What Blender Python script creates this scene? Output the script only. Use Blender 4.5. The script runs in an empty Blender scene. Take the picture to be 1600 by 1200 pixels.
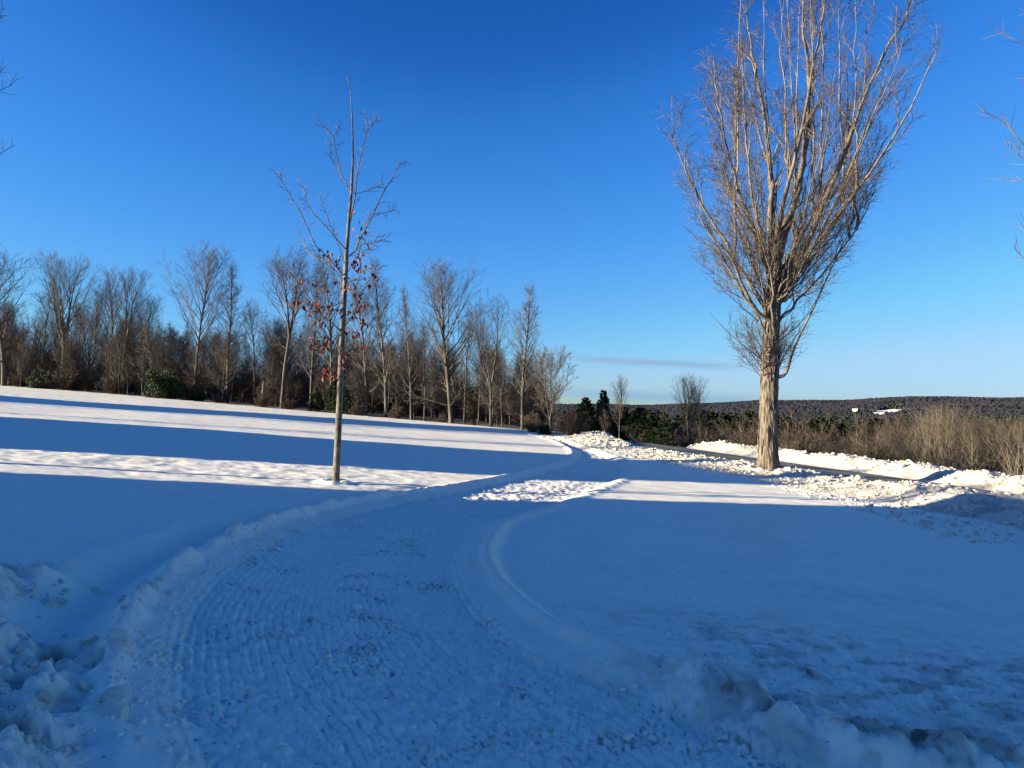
import bpy, math, random
import numpy as np

SEED = 11
random.seed(SEED)
rng = np.random.default_rng(SEED)
sc = bpy.context.scene
col = sc.collection
PI = math.pi
R = math.radians

# ------------------------------------------------------------------ camera, sky, sun, exposure
CAM_Z = 1.6
cam_d = bpy.data.cameras.new('camera')
cam = bpy.data.objects.new('camera', cam_d)
col.objects.link(cam)
cam.location = (0, 0, CAM_Z)
cam.rotation_euler = (R(90 + 1.9), 0, 0)
cam_d.sensor_width = 36.0
cam_d.lens = 36.0 * 1200 / 1600
cam_d.clip_start = 0.05
cam_d.clip_end = 20000
sc.camera = cam

SUN_EL, SUN_AZ = 12.5, 10.0          # sun low on the left and a little behind the viewer
wd = bpy.data.worlds.new('World')
sc.world = wd
wd.use_nodes = True
wn, wl = wd.node_tree.nodes, wd.node_tree.links
wn.clear()
w_out = wn.new('ShaderNodeOutputWorld')
w_bg = wn.new('ShaderNodeBackground')
w_bg.inputs['Strength'].default_value = 0.0625
sky = wn.new('ShaderNodeTexSky')
sky.sky_type = 'NISHITA'
sky.sun_disc = False
sky.sun_elevation = R(SUN_EL)
sky.sun_rotation = R(270 - SUN_AZ)
sky.altitude = 300
sky.air_density = 1.0
sky.dust_density = 0.3
sky.ozone_density = 3.0
hs = wn.new('ShaderNodeHueSaturation')
hs.inputs['Saturation'].default_value = 1.0
wl.new(sky.outputs[0], hs.inputs['Color'])
# two thin cloud streaks low over the horizon, fixed directions on the sky
tc = wn.new('ShaderNodeTexCoord')
def vmath(op, a=None, b=None):
    n = wn.new('ShaderNodeMath'); n.operation = op
    for i, v in enumerate((a, b)):
        if v is None: continue
        if isinstance(v, (int, float)): n.inputs[i].default_value = v
        else: wl.new(v, n.inputs[i])
    return n.outputs[0]
sep = wn.new('ShaderNodeSeparateXYZ')
wl.new(tc.outputs['Generated'], sep.inputs[0])
azi = vmath('ARCTAN2', sep.outputs[0], sep.outputs[1])
ele = vmath('ARCSINE', sep.outputs[2])
nz = wn.new('ShaderNodeTexNoise'); nz.inputs['Scale'].default_value = 3.0; nz.inputs['Detail'].default_value = 5
mp = wn.new('ShaderNodeMapping'); mp.inputs['Scale'].default_value = (6, 6, 60)
wl.new(tc.outputs['Generated'], mp.inputs[0]); wl.new(mp.outputs[0], nz.inputs['Vector'])
nzo = vmath('SUBTRACT', nz.outputs['Fac'], 0.5)
def streak(az0, el0, slope, half_w, half_h, amt):
    da = vmath('SUBTRACT', azi, az0)
    e0 = vmath('ADD', vmath('MULTIPLY', da, slope), el0)
    de = vmath('DIVIDE', vmath('SUBTRACT', ele, e0), half_h)
    de = vmath('ADD', de, vmath('MULTIPLY', nzo, 0.9))
    da2 = vmath('DIVIDE', da, half_w)
    q = vmath('ADD', vmath('MULTIPLY', de, de), vmath('MULTIPLY', vmath('MULTIPLY', da2, da2), vmath('MULTIPLY', da2, da2)))
    g = vmath('POWER', 2.718, vmath('MULTIPLY', q, -1.0))
    return vmath('MULTIPLY', g, amt)
s1 = streak(0.18, 0.0600, -0.062, 0.105, 0.0042, 0.95)
s2 = streak(0.20, 0.0155, -0.045, 0.15, 0.0065, 0.85)
cl = vmath('MAXIMUM', s1, s2)
cmix = wn.new('ShaderNodeMix'); cmix.data_type = 'RGBA'
# the clear winter sky of the photograph is a deeper blue: one tone curve per channel over the whole sky
def scaled(sock, k):
    n = wn.new('ShaderNodeVectorMath'); n.operation = 'SCALE'; n.inputs['Scale'].default_value = k
    wl.new(sock, n.inputs[0]); return n.outputs[0]
cu = wn.new('ShaderNodeRGBCurve')
cu.mapping.use_clip = False
cu.mapping.extend = 'HORIZONTAL'
for ch, pts in ((0, [(0, 0), (.077, .012), (.101, .031), (.17, .090), (.33, .25), (.46, .40), (.60, .46), (.72, .75), (1, 2.9)]),
                (1, [(0, 0), (.153, .109), (.196, .197), (.302, .350), (.40, .475), (.50, .61), (.60, .67), (.70, .73), (1, 1.9)]),
                (2, [(0, 0), (.284, .445), (.345, .645), (.40, .775), (.456, .865), (.524, .925), (.67, 1.0), (1, 1.5)])):
    c = cu.mapping.curves[ch]
    while len(c.points) < len(pts): c.points.new(.5, .5)
    for q, (a, b) in zip(c.points, pts): q.location = (a, b)
cu.mapping.update()
mn = wn.new('ShaderNodeVectorMath'); mn.operation = 'MINIMUM'; mn.inputs[1].default_value = (.9, .9, .9)   # the sun's own glare is the sun lamp's
wl.new(scaled(hs.outputs[0], .1265), mn.inputs[0])
wl.new(mn.outputs[0], cu.inputs['Color'])
wl.new(cl, cmix.inputs['Factor']); wl.new(scaled(cu.outputs[0], 1 / .2466), cmix.inputs['A'])
cmix.inputs['B'].default_value = (1.15, 1.95, 2.85, 1)
wl.new(cmix.outputs['Result'], w_bg.inputs['Color'])
wl.new(w_bg.outputs[0], w_out.inputs['Surface'])

sun_d = bpy.data.lights.new('sun', 'SUN')
sun_d.energy = 4.6
sun_d.angle = R(0.53)
sun_d.color = (0.98, 0.88, 0.63)
sun = bpy.data.objects.new('sun', sun_d)
col.objects.link(sun)
sun.rotation_euler = (R(90 - SUN_EL), 0, R(270 + 180 + SUN_AZ + 180))
sun.location = (-40, -10, 40)

sc.view_settings.view_transform = 'Standard'
sc.view_settings.look = 'None'
sc.view_settings.gamma = 1
sc.view_settings.use_curve_mapping = False
sc.view_settings.exposure = 1.98
sc.cycles.max_bounces = 5
sc.cycles.diffuse_bounces = 4
sc.cycles.glossy_bounces = 2
sc.cycles.transparent_max_bounces = 4
sc.cycles.use_denoising = True

# ------------------------------------------------------------------ small helpers
def mesh_from(name, V, F, mats, smooth=False, fmat=None):
    """V (n,3), F (m,k) quads or tris"""
    me = bpy.data.meshes.new(name)
    V = np.asarray(V, np.float32)
    me.vertices.add(len(V)); me.vertices.foreach_set('co', V.ravel())
    Fs = F if isinstance(F, list) else [F]
    Fs = [np.asarray(f, np.int32) for f in Fs if len(f)]
    loops = np.concatenate([f.ravel() for f in Fs])
    tot = np.concatenate([np.full(len(f), f.shape[1], np.int32) for f in Fs])
    st = np.concatenate([[0], np.cumsum(tot)[:-1]]).astype(np.int32)
    me.loops.add(len(loops)); me.loops.foreach_set('vertex_index', loops)
    me.polygons.add(len(tot)); me.polygons.foreach_set('loop_start', st); me.polygons.foreach_set('loop_total', tot)
    if fmat is not None: me.polygons.foreach_set('material_index', np.asarray(fmat, np.int32))
    me.polygons.foreach_set('use_smooth', np.full(len(tot), smooth, bool))
    for m in (mats if isinstance(mats, (list, tuple)) else [mats]): me.materials.append(m)
    me.update(calc_edges=True)
    return me

def link(name, me, parent=None, loc=None, **props):
    o = bpy.data.objects.new(name, me)
    col.objects.link(o)
    if parent is not None: o.parent = parent
    if loc is not None: o.location = loc
    for k, v in props.items(): o[k] = v
    return o

def thing(name, label, cat, loc=(0, 0, 0), rz=0, group=None):
    o = link(name, None, loc=loc, label=label, category=cat)
    o.empty_display_size = 0.3
    o.rotation_euler = (0, 0, rz)
    if group: o['group'] = group
    return o

def copy_thing(root, loc, rz, scale, label, group=None):
    r = root.copy(); col.objects.link(r)
    r.location = loc; r.rotation_euler = (0, 0, rz)
    r.scale = scale if isinstance(scale, tuple) else (scale,) * 3
    r['label'] = label
    if group: r['group'] = group
    for ch in root.children:
        c = ch.copy(); col.objects.link(c); c.parent = r
    return r

def remove_thing(root):
    for ch in list(root.children): bpy.data.objects.remove(ch)
    bpy.data.objects.remove(root)

# ------------------------------------------------------------------ noise
_perm = np.random.default_rng(5).permutation(65536).astype(np.int64)
def hash2(ix, iy, seed=0):
    return _perm[(ix.astype(np.int64) * 7919 + _perm[(iy.astype(np.int64) * 104729 + seed * 3571) & 65535]) & 65535] / 65535.0
def vnoise(x, y, seed=0):
    ix, iy = np.floor(x), np.floor(y)
    fx, fy = x - ix, y - iy
    out = 0
    u = fx * fx * fx * (fx * (fx * 6 - 15) + 10); v = fy * fy * fy * (fy * (fy * 6 - 15) + 10)
    def g(dx, dy):
        a = hash2(ix + dx, iy + dy, seed) * 2 * PI
        return np.cos(a) * (fx - dx) + np.sin(a) * (fy - dy)
    a = g(0, 0); b = g(1, 0); c = g(0, 1); d = g(1, 1)
    return ((a + (b - a) * u) * (1 - v) + (c + (d - c) * u) * v) * 1.5
def fbm(x, y, seed=0, o=3):
    s = 0; a = 1.0
    for k in range(o):
        s = s + a * vnoise(x * 2 ** k + 17.3 * k, y * 2 ** k - 9.1 * k, seed + k); a *= .5
    return s
def worley(x, y, seed=0):
    ix, iy = np.floor(x), np.floor(y)
    f1 = np.full(np.shape(x), 9.0); f2 = f1.copy(); idv = np.zeros(np.shape(x))
    for dx in (-1, 0, 1):
        for dy in (-1, 0, 1):
            cx, cy = ix + dx, iy + dy
            px = cx + hash2(cx, cy, seed); py = cy + hash2(cx, cy, seed + 31)
            d = np.hypot(px - x, py - y)
            new = d < f1
            f2 = np.where(new, f1, np.minimum(f2, d))
            idv = np.where(new, hash2(cx, cy, seed + 77), idv)
            f1 = np.where(new, d, f1)
    return f1, f2, idv
def sstep(a, b, x):
    t = np.clip((x - a) / (b - a), 0, 1); return t * t * (3 - 2 * t)
def sp(x, k): return np.logaddexp(0, np.asarray(x) / k) * k

# ------------------------------------------------------------------ ground shape
ROAD_Y = [-60, -10, 10, 20, 24, 29.5, 34, 40, 45, 52, 62, 76, 110]
ROAD_X = [19, 15.2, 14.7, 14.2, 13.9, 12.3, 10.8, 9.0, 8.5, 9.2, 11.5, 16.5, 30]
BROW_Y = [-80, 0, 24, 30, 40, 50, 60, 75, 100, 160, 400]
BROW_X = [24, 21, 18.5, 16.5, 13.5, 10, 5.5, 3, 0, -5, -30]
def road_d(X, Y):
    x = np.interp(Y, ROAD_Y, ROAD_X)
    s = (np.interp(Y + 1, ROAD_Y, ROAD_X) - np.interp(Y - 1, ROAD_Y, ROAD_X)) / 2
    return (X - x) / np.sqrt(1 + s * s)
def brow_d(X, Y):
    x = np.interp(Y, BROW_Y, BROW_X)
    s = (np.interp(Y + 4, BROW_Y, BROW_X) - np.interp(Y - 4, BROW_Y, BROW_X)) / 8
    return (X - x) / np.sqrt(1 + s * s)
def lawn(X, Y):
    f = -.073 * (X + 3.9) + .023 * sp(X + 2, 2.)
    f = f - .06 * sp(-(X + 75), 12)                    # the rise eases off far to the left
    return f + .009 * (np.clip(Y, -30, 400) - 17) - .07 * sp(Y - 120, 15)
def ground(X, Y):
    X = np.asarray(X, float); Y = np.asarray(Y, float)
    z = np.where(True, lawn(np.clip(X, -400, 60), Y), 0)
    d = sp(brow_d(X, Y), 2.0)
    z = z - 16 * (1 - np.exp(-d / 75)) - .004 * np.clip(d, 0, 1500)
    z = np.maximum(z, -62 + 0 * z)
    return z

L_EDGE = np.array([(-.9, -3), (-1.15, 1.5), (-1.87, 3.93), (-2.29, 4.7), (-2.79, 5.86), (-3.19, 7.12), (-3.45, 8.87), (-3.35, 11.26),
                   (-2.76, 13.78), (-1.43, 17.12), (.56, 22.57), (2.2, 29.0), (2.75, 36.06), (1.98, 45.65), (0.0, 54)])
R_EDGE = np.array([(13, -1), (9, 2.5), (6, 3.75), (3.6, 4.25), (1.94, 4.66), (1.35, 5.4), (.8, 5.98), (.32, 6.46), (-.06, 7.38), (-.41, 8.99), (-.47, 10.6), (-.21, 12.69),
                   (.35, 14.03), (1.39, 16.67), (2.75, 20.6), (3.81, 24.72), (4.2, 30.69), (3.5, 39.25), (2.5, 46.5), (.3, 54.2)])
def smooth_line(P, n=6):
    out = []
    Q = np.vstack([2 * P[0] - P[1], P, 2 * P[-1] - P[-2]])
    for i in range(1, len(Q) - 2):
        p0, p1, p2, p3 = Q[i - 1:i + 3]
        for t in np.arange(n) / n:
            out.append(.5 * (2 * p1 + (p2 - p0) * t + (2 * p0 - 5 * p1 + 4 * p2 - p3) * t * t + (3 * p1 - p0 - 3 * p2 + p3) * t ** 3))
    out.append(Q[-2])
    return np.array(out)
LE, RE = smooth_line(L_EDGE), smooth_line(R_EDGE)
def line_dist(X, Y, P):
    """distance to the polyline, signed (positive on its right hand), and arc position"""
    best = np.full(X.shape, 1e9); sgn = np.zeros(X.shape); arc = np.zeros(X.shape); s0 = 0
    for a, b in zip(P[:-1], P[1:]):
        e = b - a; l = math.hypot(*e)
        dx, dy = X - a[0], Y - a[1]
        t = np.clip((dx * e[0] + dy * e[1]) / (l * l), 0, 1)
        qx, qy = dx - t * e[0], dy - t * e[1]
        d = qx * qx + qy * qy
        m = d < best
        best = np.where(m, d, best)
        sgn = np.where(m, np.sign(dx * e[1] - dy * e[0]), sgn)
        arc = np.where(m, s0 + t * l, arc)
        s0 += l
    return np.sqrt(best) * sgn, arc

def relief(X, Y):
    """everything on top of the smooth ground: returns height, dirt 0..1, class"""
    n = len(X)
    h = np.zeros(n); dirt_shade = np.zeros(n); cls = np.zeros(n, np.int8)       # 0 snow field, 1 drive, 2 road, 3 near bank, 4 far bank, 5 heap, 6 woodland floor
    r = np.hypot(X, Y)
    near = (r < 75)
    i = np.where(near)[0]
    x, y = X[i], Y[i]
    tl, al = line_dist(x, y, LE); tr, ar = line_dist(x, y, RE)             # tl>0 right of left edge, tr>0 right of right edge
    inside = (tl > 0) & (tr < 0) & (y < 53)
    fade_far = 1 - sstep(25, 50, y)
    fg = 1 - sstep(6.0, 10.0, y)                                           # trampled, lumpy close to the house
    hh = np.zeros(len(i)); dd = np.zeros(len(i)); cc = np.zeros(len(i), np.int8)
    # --- open snow: wind ripples, soft drifts
    wob = .25 * vnoise(x * .5, y * .5, 3)
    rip = .012 * fbm(x * .8 + wob, y * 2.2, 11, 3) + .045 * vnoise(x * .16, y * .22, 4) + .004 * vnoise(x * 3.1, y * 8, 13)
    crust = sstep(14.5, 17, y) * (1 - sstep(24, 30, y)) * sstep(-1, 1, -(x - .16 * y + 5))
    rip = rip + crust * (.028 * np.abs(vnoise(x * .55, y * .9, 21)) + .016 * fbm(x * 1.9, y * 2.7, 22, 3))
    rough_r = sstep(.6, 2.8, 8.8 - y + .8 * vnoise(x * .6, y * .6, 26)) * sstep(0.2, 1.2, tr) * (tr > 0)    # dirty crust beside the lower right berm
    rip = rip + rough_r * (.030 * fbm(x * 5, y * 7, 23, 4))
    hh += rip
    dd += rough_r * (.42 * sstep(-.1, .5, fbm(x * 2.5, y * 5, 24, 3)) + .35 * sstep(.42, .6, fbm(x * 9, y * 12, 25, 2)) + .25 * sstep(.3, .6, fbm(x * 22, y * 26, 27, 2)))
    # hollows of an old trail over the right-hand lawn
    for k in range(46):
        px = 2.6 + .115 * k + rng.normal(0, .25); py = 9.3 - .036 * k + rng.normal(0, .28)
        m = (np.abs(x - px) < .4) & (np.abs(y - py) < .4)
        if m.any(): hh[m] -= .035 * np.exp(-((x[m] - px) / .09) ** 2 - ((y[m] - py) / .07) ** 2)
    # --- the drive bed
    bed = sstep(0, .35, tl) * sstep(0, .35, -tr)
    hh -= np.where(y < 53, .085 * bed, 0)
    lump = .018 * fbm(x * 6.5, y * 6.5, 31, 4) + .012 * fbm(x * 15, y * 15, 32, 2)
    f1, f2, cid = worley(x * 8, y * 8, 33)
    lump2 = .034 * (cid - .4) * sstep(0.0, .3, f2 - f1) * sstep(-.15, .4, vnoise(x * 1.3, y * 1.3, 34))
    # tread lines: the left-hand wheel tracks follow the left edge, the right-hand ones the right edge
    bead = lambda s_, k: 1 + .55 * np.sin(2 * PI * s_ / .075 + 3 * np.sin(s_ * 1.7 + k)) * (1 - sstep(7, 11, y))
    w1 = tl + .025 * vnoise(x * .7, y * .7, 35); w2 = -tr + .025 * vnoise(x * .7, y * .7, 30)
    rib1 = np.sin(2 * PI * w1 / .078) * bead(al, 0) * (1 - sstep(1.3, 1.7, tl)) * sstep(-.45, .1, vnoise(tl * 1.4, al * .22, 36) + .15)
    rib2 = np.sin(2 * PI * w2 / .078) * bead(ar, 2) * (1 - sstep(1.9, 2.6, -tr)) * sstep(1.3, 1.7, tl) * sstep(-.45, .1, vnoise(tr * 1.4, ar * .22, 37) + .1)
    ribs = (.0055 + .0050 * sstep(9.5, 6, y)) * (rib1 + rib2) * (1 + .6 * vnoise(x * 8, y * 8, 38)) * (1 - .35 * fg)
    wt = np.exp(-((tl - .95) / .28) ** 2) + np.exp(-((tl - 2.15) / .28) ** 2)
    surf = lump * (.35 + .75 * fg) + lump2 * (.10 + .75 * fg) + ribs - .012 * wt + .014 * fbm(x * 7.5, y * 7.5, 39, 4) * sstep(12, 15, y) * (1 - sstep(26, 34, y))
    surf = surf + .014 * (1 - fg) * fbm(x * 3.4, y * 3.4, 39, 3) * sstep(12, 16, y)
    hh += np.where(inside, surf * bed - rip * bed * .6, 0)
    dpat = fbm(x * 1.1, y * 1.1, 41, 4)
    dsp = sstep(.25, .75, fbm(x * 21, y * 21, 42, 4) + .6 * vnoise(x * 3, y * 3, 40))  # dirt specks, strengthened to paint the small dark pits of the snow too
    dm = sstep(-.15, .7, dpat + .35 * np.exp(-((tl - 1.6) / .5) ** 2)) * (1 - sstep(9, 17, y))
    dd += np.where(inside, bed * (dm * (.0 + .80 * dsp) + .07 * dsp * (1 - sstep(20, 30, y))), 0)
    cc[inside & (bed > .02)] = 1
    # --- left berm: thrown-up ridge, trough behind it, cut bank behind the trough
    wl_ = sstep(3.5, 5.5, y) * (1 - sstep(13.5, 19, y))
    e = -tl + .06 * vnoise(al * 1.7, al * 0 + 3, 43) + .03 * vnoise(al * 6, al * 0 + 5, 44)
    ridge = np.exp(-((e - .16) / .10) ** 2) * (.135 + .06 * fbm(al * 1.1, al * 0 + .5, 45, 3))
    trough = np.exp(-((e - .62) / .24) ** 2) * .13
    lip = np.exp(-((e - 1.15) / .22) ** 2) * (.07 + .05 * vnoise(x * 2, y * 2, 46))
    broken = (1 + .28 * fbm(x * 2.7, y * 2.7, 47, 4))
    hh += np.where(y < 53, wl_ * (ridge * broken - trough + lip * broken * (1 - sstep(10, 13, y))) + (1 - wl_) * sstep(14, 17, y) * .05 * np.exp(-((e - .12) / .12) ** 2), 0)
    dd += wl_ * ridge * 1.4 * sstep(.1, .5, fbm(x * 6, y * 6, 48, 3)) * (1 - sstep(9, 14, y))
    # --- right berm: smooth rolled edge farther up, dirty broken ridge close by
    wr = sstep(3.0, 4.5, y) * (1 - sstep(11, 16, y))
    q = tr + .03 * vnoise(ar * 1.2, ar * 0 + 7, 51)
    lowr = 1 - sstep(5.3, 6.4, y)
    rg = np.exp(-((q - .17) / (.115 + .10 * lowr)) ** 2) * (.105 + .085 * lowr * fbm(x * 3.2, y * 3.2, 52, 3))
    hh += np.where(y < 53, wr * rg + (1 - wr) * sstep(11, 15, y) * .03 * np.exp(-((q - .12) / .14) ** 2) * (1 + .6 * vnoise(x * 4, y * 4, 58)), 0)
    lumpr = lowr * np.exp(-((q - .25) / .45) ** 2)
    hh += lumpr * .085 * fbm(x * 3.6, y * 3.6, 53, 5)
    dd += lumpr * (.60 * sstep(-.35, .4, fbm(x * 2.2, y * 2.2, 54, 3)) + .5 * sstep(.25, .6, fbm(x * 5, y * 6, 55, 3)))
    # --- ploughed heap at the lower left
    hx = (-tl - .95)
    heap = sstep(0.0, .7, hx) * (1 - sstep(2.6, 4.2, hx)) * sstep(2.0, 3.0, y) * (1 - sstep(6.6, 8.6, y + .35 * hx))
    heap2 = sstep(.0, .45, -tl - .15) * (1 - sstep(5.2, 6.2, y)) * sstep(.5, 2.0, y)
    hp = np.maximum(heap, heap2 * .75 * (1 - sstep(2.8, 4.2, -tl)))
    g1, g2, gid = worley(x * 3.1 + .3 * vnoise(x * 3, y * 3, 61), y * 3.1 + .3 * vnoise(x * 3, y * 3, 62), 63)
    k1, k2, kid = worley(x * 7.5, y * 7.5, 64)
    blocks = (.20 * (gid - .45) * sstep(.0, .16, g2 - g1) + .085 * (kid - .4) * sstep(0, .22, k2 - k1) + .12 * fbm(x * 2.6, y * 2.6, 65, 5) - .10 * sstep(.25, .5, vnoise(x * 2.9, y * 2.9, 68)))
    hh += hp * (.24 + 1.35 * blocks)
    dd += hp * (.95 * sstep(-.45, .3, fbm(x * 2.4, y * 2.4, 66, 4)) * (1 - sstep(-.06, .10, blocks)) + .35 * (1 - sstep(-.12, .0, blocks)) + .18 * sstep(.1, .6, fbm(x * 9, y * 9, 67, 3)))  # real dirt, plus the shade of the hollows between blocks painted in
    cc[(hp > .12) & (tl < -.12)] = 5
    for bx_, by_, rr_ in ((-3.866, 16.87, .12), (8.92, 26.9, .42)):
        q_ = np.hypot(x - bx_, (y - by_))
        hh += .05 * np.exp(-((q_ - rr_ - .16) / .13) ** 2) * (1 + .6 * vnoise(x * 4, y * 4, 59)) - .07 * np.exp(-(q_ / rr_) ** 4)
    # --- the road between its ploughed banks
    d = road_d(x, y)
    nar = (1 - sstep(45, 49, y))
    hh = np.where((np.abs(d) < 2.6), hh * sstep(1.7, 2.6, np.abs(d)) + .02 * (1 - sstep(1.7, 2.6, np.abs(d))), hh)
    cc[(np.abs(d) < 2.0)] = 2
    dd = np.where(np.abs(d) < 2.0, np.clip(sstep(.1, .6, fbm(x * .8, y * .3, 71, 3)) * .4 + .8 * np.exp(-((np.abs(d) - 1.9) / .3) ** 2) + .5 * np.exp(-(d / .25) ** 2), 0, 1), dd)
    b1, b2, bid = worley(x * 3.4, y * 3.4, 72)
    c1, c2, cid2 = worley(x * 7.5, y * 7.5, 73)
    chunk = .07 * (bid - .4) * sstep(0, .2, b2 - b1) + .06 * (cid2 - .4) * sstep(0, .2, c2 - c1) + .11 * fbm(x * 1.3, y * 1.3, 74, 5)
    wid = 4.6 + 1.0 * vnoise(y * .3, y * 0 + 2, 75) - 1.2 * sstep(24, 18, y)
    s = np.clip((-d - 1.9), 0, 50)
    nb = sstep(0, 1.0, s) * (1 - sstep(.32, 1.0, s / wid)) ** 1.0 * sstep(-10, 5, y) * (1 - sstep(50, 58, y))
    crest_n = np.interp(y, [10, 19.5, 22.8, 29, 32, 39, 44, 50], [.50, .44, .17, .13, .08, .08, .28, .36]) * (1 + .3 * vnoise(y * .5, y * 0 + 9, 76))
    hh += nb * (crest_n + chunk * .8)
    cc[(nb > .06)] = 3
    s = np.clip((d - 1.9), 0, 50)
    fbk = sstep(0, 1.6, s) * (1 - sstep(2.6, 5.0, s)) * sstep(-20, -5, y) * (1 - sstep(70, 80, y))
    crest_f = .55 + .14 * vnoise(y * .4, y * 0 + 4, 77) + .18 * vnoise(y * 1.3, y * 0 + 4, 78) - .38 * (1 - sstep(22, 27, y))
    hh += fbk * (crest_f + chunk * .8)
    cc[(fbk > .06)] = 4
    bk = ((cc == 3) | (cc == 4)) & (y > 5)
    dd = np.where(bk, dd + .55 * sstep(.12, .55, fbm(x * 1.3, y * 1.3, 79, 4)) + .5 * sstep(.35, .6, fbm(x * 6, y * 6, 80, 3)), dd)
    h[i] = hh; dirt_shade[i] = np.clip(dd, 0, 1); cls[i] = cc
    return h, dirt_shade, cls

def tree_edge_y(X):                      # the edge of the left-hand wood
    return np.interp(X, [-200, -60, -40, -25, -12, -5, 1.5, 3.5, 6], [98, 88, 80, 72, 66, 63, 58, 52, 50])
def gz(x, y):                            # ground height at one point, without the fine lumps
    h, _, _ = relief(np.array([float(x)]), np.array([float(y)]))
    return float(ground(x, y)) + float(h[0])

# ------------------------------------------------------------------ materials
def new_mat(name):
    m = bpy.data.materials.new(name); m.use_nodes = True
    nt = m.node_tree
    b = nt.nodes['Principled BSDF']
    return m, nt, b
def nd(nt, t, **kw):
    n = nt.nodes.new(t)
    for k, v in kw.items(): setattr(n, k, v)
    return n
def noise_node(nt, scale, detail=3, coords='Object', stretch=None):
    t = nd(nt, 'ShaderNodeTexCoord'); n = nd(nt, 'ShaderNodeTexNoise')
    n.inputs['Scale'].default_value = scale; n.inputs['Detail'].default_value = detail
    if stretch:
        mpn = nd(nt, 'ShaderNodeMapping'); mpn.inputs['Scale'].default_value = stretch
        nt.links.new(t.outputs[coords], mpn.inputs[0]); nt.links.new(mpn.outputs[0], n.inputs['Vector'])
    else:
        nt.links.new(t.outputs[coords], n.inputs['Vector'])
    return n
def ramp(nt, src, stops):
    r_ = nd(nt, 'ShaderNodeValToRGB')
    e = r_.color_ramp.elements
    while len(e) < len(stops): e.new(.5)
    for k, (p, c) in enumerate(stops): e[k].position = p; e[k].color = (*c, 1)
    nt.links.new(src, r_.inputs[0]); return r_
def bump(nt, b, src, strength, dist):
    bp = nd(nt, 'ShaderNodeBump'); bp.inputs['Strength'].default_value = strength; bp.inputs['Distance'].default_value = dist
    nt.links.new(src, bp.inputs['Height']); nt.links.new(bp.outputs[0], b.inputs['Normal']); return bp

def snow_mat(name, base, dirt_shade_col, fine=55, bs=.35, bd=.012):
    m, nt, b = new_mat(name)
    at = nd(nt, 'ShaderNodeAttribute', attribute_name='dirt_shade')
    n2 = noise_node(nt, 1.3, 4)
    r2 = ramp(nt, n2.outputs['Fac'], [(.3, tuple(c * .94 for c in base)), (.7, base)])
    mx = nd(nt, 'ShaderNodeMix', data_type='RGBA')
    nt.links.new(at.outputs['Fac'], mx.inputs['Factor'])
    nt.links.new(r2.outputs[0], mx.inputs['A']); mx.inputs['B'].default_value = (*dirt_shade_col, 1)
    nt.links.new(mx.outputs['Result'], b.inputs['Base Color'])
    b.inputs['Roughness'].default_value = .6
    b.inputs['Specular IOR Level'].default_value = .25
    n = noise_node(nt, fine, 4)
    gr = noise_node(nt, fine * 2.2, 3)
    rg_ = ramp(nt, gr.outputs['Fac'], [(.30, (.86, .86, .87)), (.5, (1, 1, 1))])
    mg = nd(nt, 'ShaderNodeMix', data_type='RGBA', blend_type='MULTIPLY'); mg.inputs['Factor'].default_value = 1
    nt.links.new(mx.outputs['Result'], mg.inputs['A']); nt.links.new(rg_.outputs[0], mg.inputs['B']); nt.links.new(mg.outputs['Result'], b.inputs['Base Color'])
    bump(nt, b, n.outputs['Fac'], bs, bd)
    return m
M = {}
M['snow'] = snow_mat('snow', (.92, .845, .725), (.16, .14, .11))
M['drive'] = snow_mat('packed_snow', (.90, .83, .715), (.19, .165, .13), 60, .3, .010)
M['bank'] = snow_mat('ploughed_snow', (.68, .61, .51), (.26, .22, .17), 9, .6, .08)
M['heap'] = snow_mat('dirty_snow', (.86, .79, .68), (.085, .07, .05), 22, .6, .03)

m, nt, b = new_mat('asphalt')
at = nd(nt, 'ShaderNodeAttribute', attribute_name='dirt_shade')
r_ = ramp(nt, at.outputs['Fac'], [(0, (.055, .050, .046)), (1, (.22, .20, .18))])
nt.links.new(r_.outputs[0], b.inputs['Base Color']); b.inputs['Roughness'].default_value = .8
n = noise_node(nt, 60, 3); bump(nt, b, n.outputs['Fac'], .4, .01); M['asphalt'] = m

m, nt, b = new_mat('leaf_litter')
n = noise_node(nt, .35, 6)
r_ = ramp(nt, n.outputs['Fac'], [(.35, (.05, .036, .026)), (.6, (.09, .068, .05)), (.72, (.45, .45, .46))])
nt.links.new(r_.outputs[0], b.inputs['Base Color']); b.inputs['Roughness'].default_value = .9; M['litter'] = m

def bark_mat(name, dark, light, scale, stretch, bs=.8, bd=.03):
    m, nt, b = new_mat(name)
    n = noise_node(nt, scale, 6, 'Object', stretch)
    r_ = ramp(nt, n.outputs['Fac'], [(.32, dark), (.55, light), (.75, tuple(c * 1.3 for c in light))])
    nt.links.new(r_.outputs[0], b.inputs['Base Color']); b.inputs['Roughness'].default_value = .85
    b.inputs['Specular IOR Level'].default_value = .2
    bump(nt, b, n.outputs['Fac'], bs, bd); return m
M['maple_bark'] = bark_mat('maple_bark', (.035, .028, .023), (.165, .132, .102), 15, (1, 1, .2), 1.0, .09)
M['maple_branch'] = bark_mat('maple_branch', (.07, .055, .045), (.17, .135, .105), 6, (1, 1, .3))
M['maple_twig'] = bark_mat('maple_twig', (.058, .044, .038), (.10, .078, .066), 3, (1, 1, 1))
M['young_bark'] = bark_mat('young_bark', (.055, .046, .036), (.155, .132, .10), 12, (1, 1, .6))
M['wood_bark'] = bark_mat('wood_bark', (.032, .026, .022), (.10, .084, .070), 2.5, (1, 1, .25))
M['wood_twig'] = bark_mat('wood_twig', (.045, .037, .033), (.085, .070, .062), 1.2, (1, 1, 1))
M['brush_twig'] = bark_mat('brush_twig', (.045, .032, .026), (.088, .062, .048), 1.5, (1, 1, 1))
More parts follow.
